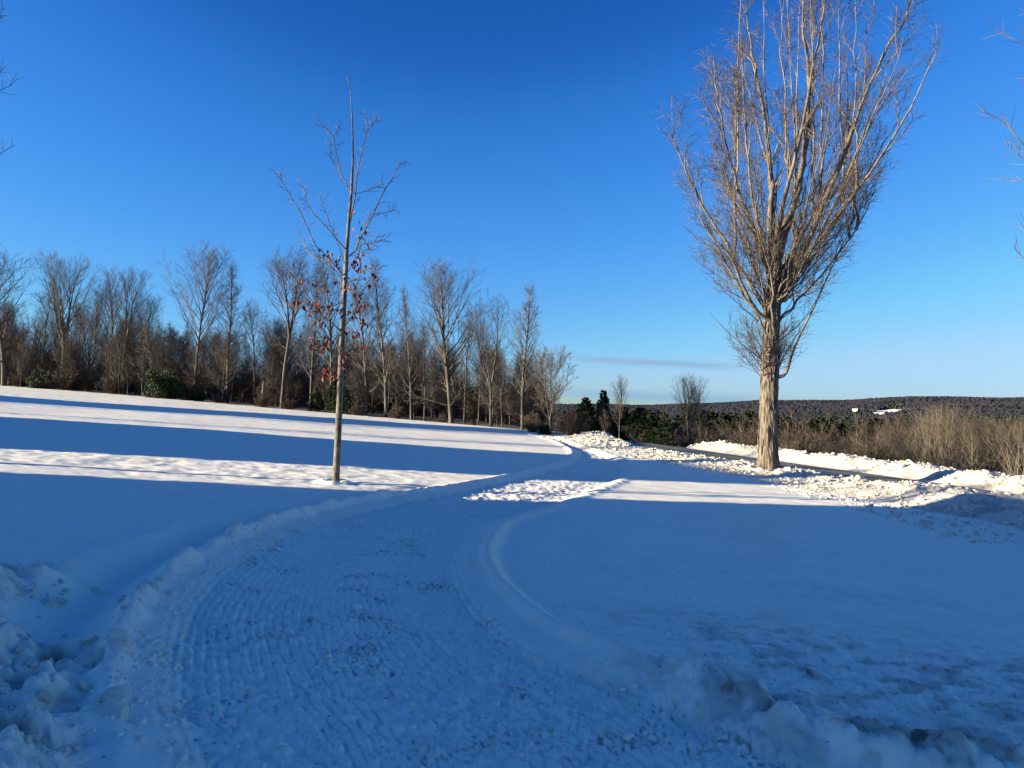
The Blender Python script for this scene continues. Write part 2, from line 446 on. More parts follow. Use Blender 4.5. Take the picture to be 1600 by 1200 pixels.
M['pale_bark'] = bark_mat('pale_bark', (.09, .074, .056), (.18, .15, .115), 2.5, (1, 1, .3))
M['tan_twig'] = bark_mat('tan_twig', (.036, .028, .022), (.066, .050, .038), 1.2, (1, 1, 1))
def leaf_mat(name, a, c, scale=1.5):
    m, nt, b = new_mat(name)
    n = noise_node(nt, scale, 3)
    r_ = ramp(nt, n.outputs['Fac'], [(.35, a), (.65, c)])
    nt.links.new(r_.outputs[0], b.inputs['Base Color']); b.inputs['Roughness'].default_value = .65
    b.inputs['Specular IOR Level'].default_value = .2
    return m
M['needles'] = leaf_mat('needles', (.012, .022, .010), (.035, .052, .020))
M['pine_needles'] = leaf_mat('pine_needles', (.010, .017, .009), (.025, .032, .014), .6)
M['dead_leaf'] = leaf_mat('dead_leaf', (.15, .028, .018), (.29, .075, .035), 9)
M['far_bare'] = leaf_mat('far_bare', (.021, .0195, .026), (.029, .0265, .034), .02)  # bluish tint put into the colour in place of distance haze
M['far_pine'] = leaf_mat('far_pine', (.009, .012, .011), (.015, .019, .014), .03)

# ------------------------------------------------------------------ terrain: one polar sheet cut into its kinds of ground
def build_terrain():
    th = np.concatenate([np.linspace(R(47), R(133), 760), np.linspace(R(133), R(407), 100)[1:-1]])
    rr = np.concatenate([np.linspace(.0, 1.2, 14), np.geomspace(1.22, 12, 400), np.geomspace(12.04, 46, 400), np.geomspace(46.2, 62, 50), np.geomspace(62.8, 180, 46), np.geomspace(190, 7000, 34)])
    nT, nR = len(th), len(rr)
    A, B = np.meshgrid(th, rr)
    X = (B * np.cos(A)).ravel(); Y = (B * np.sin(A)).ravel()
    h, dirt_shade, cls = relief(X, Y)
    Z = ground(X, Y) + h
    wood = ((Y > tree_edge_y(X) + .8 * vnoise(X * .4, Y * 0, 81)) & (brow_d(X, Y) < 14)) | (brow_d(X, Y) > 3.5 + 1.2 * vnoise(X * .3, Y * .3, 82))
    wood &= (cls != 2) & (cls != 3) & (cls != 4)
    cls[wood] = 6
    V = np.stack([X, Y, Z], 1)
    i = np.arange(nR - 1)[:, None] * nT; j = np.arange(nT)[None, :]
    j2 = (j + 1) % nT
    F = np.stack([i + j, i + j2, i + nT + j2, i + nT + j], -1).reshape(-1, 4)
    F = F[:, ::-1]
    fc = cls[F[:, 0]]
    info = {0: ('snow_field', 'snow'), 1: ('driveway', 'drive'), 2: ('road', 'asphalt'), 3: ('snow_bank', 'bank'),
            4: ('snow_bank', 'bank'), 5: ('snow_heap', 'heap'), 6: ('woodland_floor', 'litter')}
    obs = {}
    for c, (nm, mt) in info.items():
        f = F[fc == c]
        if not len(f): continue
        u, inv = np.unique(f.ravel(), return_inverse=True)
        me = mesh_from(nm, V[u], inv.reshape(-1, 4)[:, ::-1], M[mt], True)
        a = me.attributes.new('dirt_shade', 'FLOAT', 'POINT'); a.data.foreach_set('value', dirt_shade[u].astype(np.float32))
        obs[c] = link(nm, me, kind='structure')
    return obs
T = build_terrain()

# ------------------------------------------------------------------ far hills
def hill_top(az):
    return np.interp(az, np.radians([-180, -120, -60, -30, 0, 9, 14, 18, 20, 24, 27.5, 29.5, 32, 36, 45, 70, 120, 180]),
                     np.array([8, 8, 10, 10, 7, 7, 9, 14, 13, 14, 18.5, 18, 15.5, 14, 12, 10, 8, 8]) / 1200.0)
def hill_z(X, Y):
    r = np.hypot(X, Y); az = np.arctan2(X, Y)
    t = sstep(1150, 2550, r) * (1 - .35 * sstep(2600, 3600, r))
    top = CAM_Z + 2550 * hill_top(az) - 9
    base = -34
    return base + (top - base) * t + 9 * vnoise(X * .004, Y * .004, 91) * t * (1 - .7 * sstep(2300, 2550, r)) - 8 * (1 - sstep(1000, 1200, r))
def build_hills():
    th = np.linspace(R(-60), R(150), 420); rr = np.concatenate([np.linspace(1000, 2700, 50), np.linspace(2760, 3600, 8)])
    A, B = np.meshgrid(th, rr)
    X = (B * np.cos(A)).ravel(); Y = (B * np.sin(A)).ravel()
    V = np.stack([X, Y, hill_z(X, Y)], 1)
    nT, nR = len(th), len(rr)
    i = np.arange(nR - 1)[:, None] * nT; j = np.arange(nT - 1)[None, :]
    F = np.stack([i + j, i + nT + j, i + nT + j + 1, i + j + 1], -1).reshape(-1, 4)
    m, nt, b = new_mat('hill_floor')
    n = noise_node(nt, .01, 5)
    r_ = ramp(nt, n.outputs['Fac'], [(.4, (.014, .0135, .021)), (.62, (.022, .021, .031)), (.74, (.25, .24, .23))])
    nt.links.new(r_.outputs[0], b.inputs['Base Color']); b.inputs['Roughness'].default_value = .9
    link('hill', mesh_from('hill', V, F[:, ::-1], m, True), kind='structure')
build_hills()

def clearing(x, y):              # open snowy pasture on the hillside, and a few thin gaps above it
    az = np.degrees(np.arctan2(x, y)); r = np.hypot(x, y)
    u = (az - 26.0) / 1.35; v = (r - 1830) / 130
    a = (u * u + v * v) < .85 + .9 * vnoise(x * .022, y * .012, 93)
    a |= (np.abs(az - 28.3) < .55) & (np.abs(r - 1790) < 45)
    a |= (np.abs(az - 28.2) < 1.6) & (np.abs(r - 2280) < 40) & (vnoise(x * .02, y * .02, 94) > .05)
    a |= (np.abs(az - 24.05) < .35) & (np.abs(r - 1825) < 45)
    return a
def crowns(name, X, Y, Z, Hh, W, mat, sides=5, seed=0, conical=False, **props):
    """many small separate crowns in one mesh: two rings and a tip, each jittered"""
    g = np.random.default_rng(seed)
    n = len(X)
    a = (np.arange(sides) / sides * 2 * PI)[None, :] + g.random((n, 1)) * 6.28
    def ring(hf, wf):
        jr = g.uniform(.65, 1.25, (n, sides)); jz = g.normal(0, .05, (n, sides))
        return np.stack([X[:, None] + np.cos(a) * W[:, None] * wf * jr, Y[:, None] + np.sin(a) * W[:, None] * wf * jr, Z[:, None] + Hh[:, None] * (hf + jz)], -1)
    r1 = ring(.08, .55 if not conical else .95); r2 = ring(.62, 1.0 if not conical else .55)
    tip = np.stack([X + g.normal(0, .1, n) * W, Y, Z + Hh], -1)[:, None, :]
    V = np.concatenate([r1, r2, tip], 1)
    k = V.shape[1]
    o = (np.arange(n) * k)[:, None]
    s = np.arange(sides); s2 = (s + 1) % sides
    Q = np.stack([o + s, o + s2, o + sides + s2, o + sides + s], -1).reshape(-1, 4)
    Tt = np.stack([o + sides + s, o + sides + s2, o + 0 * s + 2 * sides], -1).reshape(-1, 3)
    return link(name, mesh_from(name, V.reshape(-1, 3), [Q, Tt], mat), **props)
def hill_woods():
    g = np.random.default_rng(3)
    n = 34000
    az = np.radians(g.uniform(-6, 44, n)); r = np.sqrt(g.uniform(1250 ** 2, 2680 ** 2, n))
    x, y = r * np.sin(az), r * np.cos(az)
    keep = ~clearing(x, y)
    x, y = x[keep], y[keep]
    z = hill_z(x, y) - 1
    pn = vnoise(x * .006, y * .006, 95) + .9 * sstep(1750, 1350, np.hypot(x, y))
    pine = pn > .25
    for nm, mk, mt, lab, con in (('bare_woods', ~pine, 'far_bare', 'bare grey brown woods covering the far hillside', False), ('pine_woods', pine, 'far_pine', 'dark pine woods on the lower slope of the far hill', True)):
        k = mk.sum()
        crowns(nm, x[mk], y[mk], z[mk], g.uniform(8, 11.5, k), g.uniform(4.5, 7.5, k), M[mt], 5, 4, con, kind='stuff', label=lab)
    # open pasture: snow lying on the hill
    a_, r2 = np.meshgrid(np.linspace(R(24.2), R(29.9), 60), np.linspace(1660, 2330, 40))
    X, Y = (r2 * np.sin(a_)).ravel(), (r2 * np.cos(a_)).ravel()
    V = np.stack([X, Y, hill_z(X, Y) + .6], 1)
    i = np.arange(39)[:, None] * 60; j = np.arange(59)[None, :]
    F = np.stack([i + j, i + j + 1, i + 61 + j, i + 60 + j], -1).reshape(-1, 4)
    c = V[F].mean(1); F = F[clearing(c[:, 0], c[:, 1])]
    u, inv = np.unique(F.ravel(), return_inverse=True)
    link('snowy_pasture', mesh_from('snowy_pasture', V[u], inv.reshape(-1, 4), M['snow'], True), kind='structure')
hill_woods()
# ------------------------------------------------------------------ branch and tube building
def norm(v):
    l = math.sqrt(v[0] * v[0] + v[1] * v[1] + v[2] * v[2]) or 1e-9
    return (v[0] / l, v[1] / l, v[2] / l)
class Tubes:
    def __init__(s): s.b = {}
    def add(s, pts, rad, sides, mi=0):
        s.b.setdefault((len(pts), sides, mi), []).append((pts, rad))
    def mesh(s, name, mats, smooth=True):
        Vs, Fs, Ms, off = [], [], [], 0
        for (n, k, mi), items in s.b.items():
            P = np.array([it[0] for it in items], float); r = np.array([it[1] for it in items], float)
            m = len(items)
            t = np.gradient(P, axis=1); t /= np.linalg.norm(t, axis=2, keepdims=True) + 1e-9
            ref = np.where(np.abs(t[..., 2:3]) > .9, np.array([1., 0, 0]), np.array([0, 0, 1.]))
            ref = np.broadcast_to(ref[:, :1], t.shape)
            u = np.cross(t, ref); u /= np.linalg.norm(u, axis=2, keepdims=True) + 1e-9
            v = np.cross(t, u)
            a = np.arange(k) / k * 2 * PI
            ring = P[:, :, None] + r[..., None, None] * (u[:, :, None] * np.cos(a)[:, None] + v[:, :, None] * np.sin(a)[:, None])
            Vs.append(ring.reshape(-1, 3))
            base = off + np.arange(m)[:, None, None] * n * k + np.arange(n - 1)[None, :, None] * k
            s_ = np.arange(k)[None, None]; s2 = (s_ + 1) % k
            Fs.append(np.stack([base + s_, base + s2, base + k + s2, base + k + s_], -1).reshape(-1, 4))
            Ms.append(np.full(len(Fs[-1]), mi)); off += m * n * k
        return mesh_from(name, np.concatenate(Vs), np.concatenate(Fs), mats, smooth, np.concatenate(Ms))

G = random.Random(7)
def perp(d):
    a = (0, 0, 1) if abs(d[2]) < .9 else (1, 0, 0)
    u = norm((d[1] * a[2] - d[2] * a[1], d[2] * a[0] - d[0] * a[2], d[0] * a[1] - d[1] * a[0]))
    v = (d[1] * u[2] - d[2] * u[1], d[2] * u[0] - d[0] * u[2], d[0] * u[1] - d[1] * u[0])
    return u, v
def turn(d, ang, az):
    u, v = perp(d); c, s = math.cos(ang), math.sin(ang); ca, sa = math.cos(az) * s, math.sin(az) * s
    return norm((d[0] * c + u[0] * ca + v[0] * sa, d[1] * c + u[1] * ca + v[1] * sa, d[2] * c + u[2] * ca + v[2] * sa))
def path(p, d, L, n, up=.2, wob=.1):
    pts = [p]; st = L / n
    for _ in range(n):
        d = norm((d[0] + G.gauss(0, wob), d[1] + G.gauss(0, wob), d[2] + G.gauss(0, wob) + up / n))
        p = (p[0] + d[0] * st, p[1] + d[1] * st, p[2] + d[2] * st); pts.append(p)
    return pts
def at_path(pts, t):
    f = t * (len(pts) - 1); i = min(int(f), len(pts) - 2); w = f - i
    a, b = pts[i], pts[i + 1]
    return tuple(a[k] + (b[k] - a[k]) * w for k in range(3)), norm(tuple(b[k] - a[k] for k in range(3)))
def taper(r0, r1, n, p=1.0): return [r0 + (r1 - r0) * (k / n) ** p for k in range(n + 1)]

def dress(T, pts, r0, r1, nsub, sub_len, ntw, tw_len, tw_r, a_sub=(30, 50), a_tw=(25, 50), t0=.18, up=.35, level2=0, mi_sub=0, mi_tw=1):
    """side branches with twigs along a limb"""
    az = G.uniform(0, 6.28)
    for k in range(nsub):
        t = t0 + (1 - t0) * (k + G.random()) / nsub
        p, d = at_path(pts, min(t, .995))
        az += 2.4 + G.gauss(0, .5)
        L = sub_len * (1.15 - .65 * t) * G.uniform(.6, 1.25)
        d2 = turn(d, R(G.uniform(*a_sub)), az)
        q = path(p, d2, L, 4, up, .09)
        rr = max(tw_r * 1.3, min((r0 + (r1 - r0) * t) * .55, L * .02))
        T.add(q, taper(rr, tw_r, 4), 3, mi_sub)
        for j in range(ntw):
            tt = .15 + .85 * (j + G.random()) / ntw
            p3, d3 = at_path(q, min(tt, .995))
            l3 = tw_len * G.uniform(.5, 1.2) * (1.1 - .5 * tt)
            d3 = turn(d3, R(G.uniform(*a_tw)), G.uniform(0, 6.28))
            w = path(p3, d3, l3, 2, up * .6, .12)
            T.add(w, taper(tw_r, tw_r * .45, 2), 3, mi_tw)
            for _ in range(level2):
                p4, d4 = at_path(w, G.uniform(.2, .95))
                T.add(path(p4, turn(d4, R(G.uniform(30, 60)), G.uniform(0, 6.28)), l3 * G.uniform(.3, .6), 1, 0, .1), [tw_r * .8, tw_r * .4], 3, mi_tw)

def bare_tree(name, H, r0, clear, spread, n_limb, sub_n, tw_n, width, shape, mats, leaders=1, fork=.35, low_arch=0, seed=0, twr=.0065, lean=.02, tw_len=.8, limb_ang=(22, 48)):
    """a leafless tree at the origin: trunk part and branches part. shape(t) = crown half width 0..1 for height share t."""
    G.seed(seed)
    tr, br = Tubes(), Tubes()
    n = 12
    axes = []
    if leaders == 1:
        p = path((0, 0, -.4), norm((G.gauss(0, lean), G.gauss(0, lean), 1)), H + .4, 16, .2, .022)
        rad = [r0 * (1.25 if k == 0 else 1) * (1 - k / 16) ** .85 + twr for k in range(17)]
        tr.add(p, rad, 7); axes = [(p, r0, 0.0)]
    else:
        p = path((0, 0, -.4), (0, 0, 1), H * fork + .4, 6, .3, .03)
        tr.add(p, [r0 * (1.2 if k == 0 else 1) * (1 - .045 * k) for k in range(7)], 7)
        a0 = G.uniform(0, 6.28)
        for k in range(leaders):
            d = turn((0, 0, 1), R(G.uniform(8, 20)), a0 + k * 2 * PI / leaders + G.gauss(0, .3))
            q = path(p[-1], d, H * (1 - fork) * G.uniform(.82, 1.03), 10, .45, .045)
            q[0] = p[-1]
            rl = r0 * .68
            tr.add(q, [rl * (1 - j / 10) ** .85 + twr for j in range(11)], 6)
            axes.append((q, rl, fork))
    for k in range(n_limb):
        ax, ra, f0 = axes[k % len(axes)]
        lo = 0.0 if f0 else clear
        t = lo + (.96 - lo) * ((k + G.random()) / n_limb) ** .9
        p0, d0 = at_path(ax, t)
        hh = p0[2] / H
        ang = limb_ang[1] + (limb_ang[0] - limb_ang[1]) * hh
        az = k * 2.399 + G.gauss(0, .35)
        w = width * shape(min(1, hh + .18)) * G.uniform(.75, 1.1)
        L = max(.5, min(w / math.sin(R(max(ang, 15))) * 1.12, (H * 1.02 - p0[2]) * 1.1 + .4))
        d = turn((0, 0, 1), R(ang * G.uniform(.8, 1.2)), az)
        q = path(p0, d, L, 7, .30, .06)
        rl = max(twr * 1.5, min(ra * (1 - t) ** .85 * .55 + .004, L * .016 + .006))
        br.add(q, taper(rl, twr, 7, .8), 4, 0)
        dress(br, q, rl, twr, max(2, int(sub_n * (.4 + L / (width * 2.2)))), L * .36, tw_n, tw_len, twr)
    for k in range(low_arch):
        p0, d0 = at_path(axes[0][0], clear * G.uniform(.45, 1.0) if leaders == 1 else G.uniform(.45, .95))
        if leaders > 1: p0, d0 = at_path(p, G.uniform(.45, .95))
        d = turn((0, 0, 1), R(G.uniform(60, 85)), G.uniform(0, 6.28))
        q = path(p0, d, width * G.uniform(.8, 1.4), 7, .5, .09)
        br.add(q, taper(r0 * .22, twr, 7), 4, 0)
        dress(br, q, r0 * .22, twr, sub_n, width * .4, tw_n, tw_len * .8, twr)
    root = thing(name, '', 'tree')
    link('trunk', tr.mesh('trunk', [mats[0]]), root)
    link('branches', br.mesh('branches', [mats[0], mats[1]], False), root)
    return root

def shrub(name, H, W, stems, tw, mats, seed=0, sub=6, twr=.009, cat='shrub'):
    G.seed(seed)
    st, br = Tubes(), Tubes()
    for k in range(stems):
        a = G.uniform(0, 6.28); rr = W * .18 * math.sqrt(G.random())
        d = turn((0, 0, 1), R(abs(G.gauss(0, 1)) * 24), a)
        L = H * G.uniform(.55, 1.08)
        q = path((rr * math.cos(a), rr * math.sin(a), -.1), d, L, 6, .15, .09)
        st.add(q, taper(.012 + .006 * H, twr, 6), 4)
        dress(br, q, .015, twr, sub, L * .3, tw, H * .16, twr, t0=.12, up=.15, mi_sub=0, mi_tw=0)
    root = thing(name, '', cat)
    link('stems', st.mesh('stems', [mats[0]]), root)
    link('branches', br.mesh('branches', [mats[1]], False), root)
    return root

def quads_mesh(name, C, D, U, Ln, Wd, mat):
    """small leaf-like rhombs: centre, direction, side vector, length, width"""
    n = len(C)
    a = C - D * Ln[:, None] * .5; b = C + U * Wd[:, None] * .5; c = C + D * Ln[:, None] * .5; d = C - U * Wd[:, None] * .5
    V = np.stack([a, b, c, d], 1).reshape(-1, 3)
    return mesh_from(name, V, np.arange(4 * n).reshape(-1, 4), mat)
def rand_dirs(g, n):
    v = g.normal(0, 1, (n, 3)); return v / np.linalg.norm(v, axis=1, keepdims=True)

def conifer(name, H, W, layers, mat, seed=0, open_=0.0, bole=.06, spray=46, ls=.34):
    g = np.random.default_rng(seed); G.seed(seed)
    tr = Tubes()
    p = path((0, 0, -.3), (0, 0, 1), H + .2, 10, .2, .015)
    tr.add(p, taper(.022 * H, .015, 10), 6)
    C, D = [], []
    for k in range(layers):
        t = bole + (1 - bole) * (k + .5 * G.random()) / layers
        z = t * H
        w = W * (1 - t) ** .75 * G.uniform(.7, 1.15) + .12
        nb = 6 if t < .8 else 4
        for j in range(nb):
            if G.random() < open_: continue
            a = j * 2 * PI / nb + k * 1.1 + G.gauss(0, .25)
            L = w * G.uniform(.7, 1.15)
            q = path((0, 0, z), norm((math.cos(a), math.sin(a), .12)), L, 4, .25, .05)
            tr.add(q, taper(.02 + .006 * L, .008, 4), 3)
            m = int(spray * (.35 + .65 * L / (W + .1)))
            tt = np.sqrt(g.uniform(.08, 1, m)); Q = np.array(q)
            f = tt * 4; i = np.minimum(f.astype(int), 3); wgt = (f - i)[:, None]
            c = Q[i] * (1 - wgt) + Q[i + 1] * wgt
            sd = np.array([-math.sin(a), math.cos(a), 0])
            c = c + sd * (g.normal(0, .22, m) * L * (1.05 - .5 * tt))[:, None] + np.stack([0 * tt, 0 * tt, g.normal(0, .07 * L + .05, m)], 1)
            C.append(c); dd = rand_dirs(g, m) * .7 + np.array([math.cos(a), math.sin(a), .35]); D.append(dd / np.linalg.norm(dd, axis=1, keepdims=True))
    C = np.concatenate(C); D = np.concatenate(D)
    U = np.cross(D, rand_dirs(g, len(D))); U /= np.linalg.norm(U, axis=1, keepdims=True) + 1e-9
    root = thing(name, '', 'conifer')
    link('trunk', tr.mesh('trunk', [M['wood_bark']]), root)
    link('foliage', quads_mesh('foliage', C, D, U, g.uniform(.6, 1.3, len(C)) * ls, g.uniform(.25, .5, len(C)) * ls, mat), root)
    return root

def evergreen_bush(name, W, H, mat, n=5200, seed=0):
    g = np.random.default_rng(seed); G.seed(seed)
    tr = Tubes(); C = []
    blobs = []
    for k in range(26):
        a = g.uniform(0, 6.28); e = g.uniform(.1, 1)
        blobs.append((math.cos(a) * W * .36 * g.random() ** .5, math.sin(a) * W * .36 * g.random() ** .5, H * .78 * e * g.uniform(.4, 1)))
    for b_ in blobs:
        tr.add(path((b_[0] * .15, b_[1] * .15, -.1), norm((b_[0], b_[1], b_[2] + .3)), math.dist((0, 0, 0), b_), 4, .1, .06), taper(.035, .012, 4), 3)
        m = n // 26
        d = rand_dirs(g, m); rad = g.uniform(.35, 1.0, m) ** .5 * g.uniform(.8, 1.3)
        c = np.array(b_) + d * rad[:, None] * np.array([W * .17, W * .17, H * .17])
        C.append(c[c[:, 2] > .02])
    C = np.concatenate(C); D = rand_dirs(g, len(C)) + np.array([0, 0, .4]); D /= np.linalg.norm(D, axis=1, keepdims=True)
    U = np.cross(D, rand_dirs(g, len(D))); U /= np.linalg.norm(U, axis=1, keepdims=True) + 1e-9
    root = thing(name, '', 'bush')
    link('stems', tr.mesh('stems', [M['wood_bark']]), root)
    link('foliage', quads_mesh('foliage', C, D, U, g.uniform(.12, .3, len(C)), g.uniform(.05, .12, len(C)), mat), root)
    return root

def wpt(px, py, Y):               # a point of the place seen in that direction at depth Y
    return ((px - 800) / 1200 * Y, Y, CAM_Z + (640 - py) / 1200 * Y)

# ------------------------------------------------------------------ the big maple by the road
def big_maple():
    G.seed(21)
    bx, by = 8.92, 26.9
    bz = float(ground(bx, by)) + .05
    root = thing('maple_tree', 'large old bare maple with a thick furrowed trunk and fan-shaped crown beside the road', 'tree', (bx, by, bz))
    def L(px, py, dep=0.0):
        return ((px - 1198) / 1200 * by, dep, (738 - py) / 1200 * by)
    # trunk with a flared, ridged foot
    rows, k = 60, 40
    hts = np.concatenate([np.linspace(-.5, 1.2, 24), np.linspace(1.3, 8.5, rows - 24)])
    a = np.arange(k) / k * 2 * PI
    V = []
    for h_ in hts:
        hc = max(h_, 0)
        r_ = .93 * np.interp(hc, [0, .25, .7, 1.5, 3.2, 3.7, 4.3, 6, 7.4, 8.5], [.44, .38, .335, .31, .315, .33, .285, .265, .22, .10])
        flare = .07 * math.exp(-hc / .35) * np.cos(5 * a + 1) + .012 * np.cos(3 * a + h_)
        ridge = .017 * np.abs(np.sin(a * 9.5 + 1.6 * vnoise(a * 2 + 0, np.full(k, h_ * .7), 5) + .5 * math.sin(h_ * 1.3))) + .014 * vnoise(a * 5, np.full(k, h_ * 2.2), 6)
        rr = r_ + flare + ridge
        cx = np.interp(hc, [0, 3, 7.4, 8.5], [0, .10, .34, .42])
        V.append(np.stack([cx + rr * np.cos(a), rr * np.sin(a), np.full(k, h_)], 1))
    V = np.concatenate(V)
    i = np.arange(rows - 1)[:, None] * k; j = np.arange(k)[None]
    F = np.stack([i + j, i + (j + 1) % k, i + k + (j + 1) % k, i + k + j], -1).reshape(-1, 4)
    tk = link('trunk', mesh_from('trunk', V, F, M['maple_bark'], True), root)
    env_h = [3.0, 4.4, 5.8, 7.6, 9.8, 12.1, 13.6, 15.2, 16.6, 17.9, 19.2, 20]
    env_l = [.3, 1.4, 1.6, 2.4, 3.0, 3.35, 3.3, 2.3, 1.9, 1.2, .2, -.4]
    env_r = [.8, 2.2, 2.5, 3.1, 4.1, 5.5, 5.8, 5.4, 5.2, 4.3, 2.8, 1.4]
    def inside(p, m=1.0):
        h_ = p[2]
        if h_ > 20: return False
        l, r_ = np.interp(h_, env_h, env_l), np.interp(h_, env_h, env_r)
        cx, w = (r_ - l) / 2, (r_ + l) / 2 + .05
        return ((p[0] - cx) / w) ** 2 + (p[1] / max(w, .3)) ** 2 < m
    br = Tubes()
    leaders = [
        ([(1207, 400, 0), (1208, 350, .1), (1215, 260, .4), (1203, 140, .6), (1194, 60, .9), (1187, -40, 1.1)], .15),
        ([(1215, 395, 0), (1232, 345, -.1), (1250, 280, -.3), (1260, 190, -.4), (1266, 117, -.2), (1258, 30, -.3), (1262, -70, -.5)], .18),
        ([(1219, 410, .1), (1244, 345, .5), (1276, 257, 1.2), (1302, 160, 1.8), (1312, 60, 2.3), (1330, -30, 2.6)], .13),
        ([(1219, 440, 0), (1262, 370, -.5), (1303, 243, -1.4), (1338, 143, -1.7), (1375, 67, -2.1), (1392, 0, -2.3)], .13),
        ([(1204, 440, 0), (1180, 372, -.2), (1153, 310, -.5), (1130, 250, -.9), (1113, 180, -1.1), (1105, 110, -1.2)], .10),
        ([(1201, 490, .1), (1168, 425, .3), (1120, 330, .8), (1092, 270, 1.0), (1072, 215, 1.1), (1062, 190, 1.1)], .09),
        ([(1212, 385, .1), (1222, 310, .8), (1226, 220, 1.7), (1215, 120, 2.4), (1200, 40, 2.8)], .11),
        ([(1213, 375, -.1), (1218, 310, -.8), (1228, 230, -1.8), (1240, 120, -2.5), (1250, 20, -3.0)], .12),
        ([(1218, 470, .0), (1262, 418, .2), (1320, 340, .5), (1380, 255, .9), (1442, 158, 1.2)], .085),
        ([(1207, 455, -.1), (1180, 395, -.8), (1152, 300, -1.6), (1140, 200, -2.0), (1135, 120, -2.2)], .085),
        ([(1208, 425, .1), (1190, 360, .9), (1168, 280, 1.8), (1160, 190, 2.2), (1150, 90, 2.5)], .085),
        ([(1219, 430, .1), (1272, 360, 1.0), (1330, 270, 2.0), (1375, 180, 2.4), (1410, 90, 2.6)], .095),
        ([(1201, 525, 0), (1165, 470, -.2), (1126, 405, -.4), (1098, 345, -.5), (1080, 295, -.6)], .055),
        ([(1218, 505, 0), (1262, 458, .1), (1315, 398, .2), (1356, 340, .3), (1384, 285, .4)], .055),
        ([(1206, 515, -.2), (1190, 450, -1.2), (1162, 390, -2.0), (1142, 320, -2.6)], .055),
        ([(1215, 500, .2), (1250, 440, 1.2), (1290, 370, 2.2), (1322, 290, 2.8)], .055),
        ([(1218, 450, -.1), (1262, 385, -1.1), (1320, 300, -2.2), (1365, 210, -2.8), (1400, 130, -3.1)], .085),
    ]
    limbs = []
    for pts, r0 in leaders:
        P = [L(*q) for q in pts]
        Q = np.array(smooth_line(np.array(P), 4))
        Q[1:-1] += np.array([[G.gauss(0, .028) for _ in range(3)] for _ in range(len(Q) - 2)])
        Q = [tuple(q) for q in Q]
        rad = [.87 * r0 * (1 - .93 * (t / (len(Q) - 1)) ** .8) + .007 for t in range(len(Q))]
        br.add(Q, rad, 6, 0)
        limbs.append((Q, r0))
    fans = []
    made = 0
    while made < 40:                                     # long straight limbs fanning up and out from the fork to the rim of the crown
        h_ = G.uniform(6.5, 19.3); a = made * 2.399 + G.gauss(0, .3)
        l, r_ = np.interp(h_, env_h, env_l), np.interp(h_, env_h, env_r)
        w = (r_ + l) / 2; f = G.uniform(.45, 1.0)
        tip = ((r_ - l) / 2 + w * f * math.cos(a), w * f * math.sin(a), h_)
        run = math.hypot(tip[0] - .2, tip[1])
        h0 = max(5.8, h_ - run / math.tan(R(G.uniform(22, 36))) - 1.0)
        if h0 > 11: h0 = G.uniform(7.0, 11)
        if h0 > 7.2:
            near_ = [min(Q0, key=lambda q: abs(q[2] - h0)) for Q0, _ in limbs]
            near_ = [q for q in near_ if abs(q[2] - h0) < 1.2]
            near_.sort(key=lambda q: math.hypot(q[0] - tip[0], q[1] - tip[1]) + G.uniform(0, .6))
            p0 = near_[0]
            if math.hypot(p0[0] - tip[0], p0[1] - tip[1]) > .75 * (tip[2] - p0[2]): continue
        else:
            p0 = (.045 * h0 + .16 * math.cos(a), .16 * math.sin(a), h0)
        c1 = (p0[0] + .30 * (tip[0] - p0[0]), p0[1] + .30 * (tip[1] - p0[1]), p0[2] + .24 * (h_ - p0[2]))
        c2 = (p0[0] + .70 * (tip[0] - p0[0]), p0[1] + .70 * (tip[1] - p0[1]), p0[2] + .64 * (h_ - p0[2]))
        Q = [tuple(q) for q in smooth_line(np.array([p0, c1, c2, tip]), 4)]
        Q = [Q[0]] + [tuple(v + G.gauss(0, .045) for v in q) for q in Q[1:]]
        ln = math.dist(p0, tip)
        r0 = .015 + .0055 * ln
        br.add(Q, taper(r0, .008, len(Q) - 1, .8), 5, 0)
        fans.append((Q, r0)); made += 1
    seconds = []
    for Q, r0 in limbs + fans:                           # steep secondary branches off each limb
        m = 10 if r0 > .085 else 7
        for k in range(m):
            t = .12 + .86 * (k + G.random()) / m
            p, d = at_path(Q, t)
            ln = G.uniform(1.0, 2.9) * (1.15 - .6 * t)
            for _ in range(5):
                d2 = turn(norm((d[0], d[1], d[2] + .12)), R(G.uniform(14, 32)), G.uniform(0, 6.28))
                q = path(p, d2, ln, 6, .22, .045)
                if inside(q[-1], 1.04): break
            else:
                q = path(p, d2, ln * .5, 6, .22, .045)
            rr_ = max(.010, min(.032, (r0 * (1 - .9 * t)) * .6))
            br.add(q, taper(rr_, .0065, 6, .8), 4, 0)
            seconds.append((q, rr_, ln))
    for k in range(38):                                  # side shoots springing from the lower trunk and fork
        h_ = G.uniform(3.2, 7.2) if k > 8 else G.uniform(3.0, 3.9)
        a = G.uniform(0, 6.28)
        d = turn((0, 0, 1), R(G.uniform(38, 70)), a)
        p = (.04 * h_ + .27 * math.cos(a), .27 * math.sin(a), h_)
        d = norm((abs(d[0]) * (1 if math.cos(a) > 0 else -1), d[1], d[2]))
        ln = G.uniform(1.2, 3.0)
        q = path(p, d, ln, 7, .45, .06)
        br.add(q, taper(.018 + .008 * G.random(), .006, 7), 4, 0)
        seconds.append((q, .016, ln))
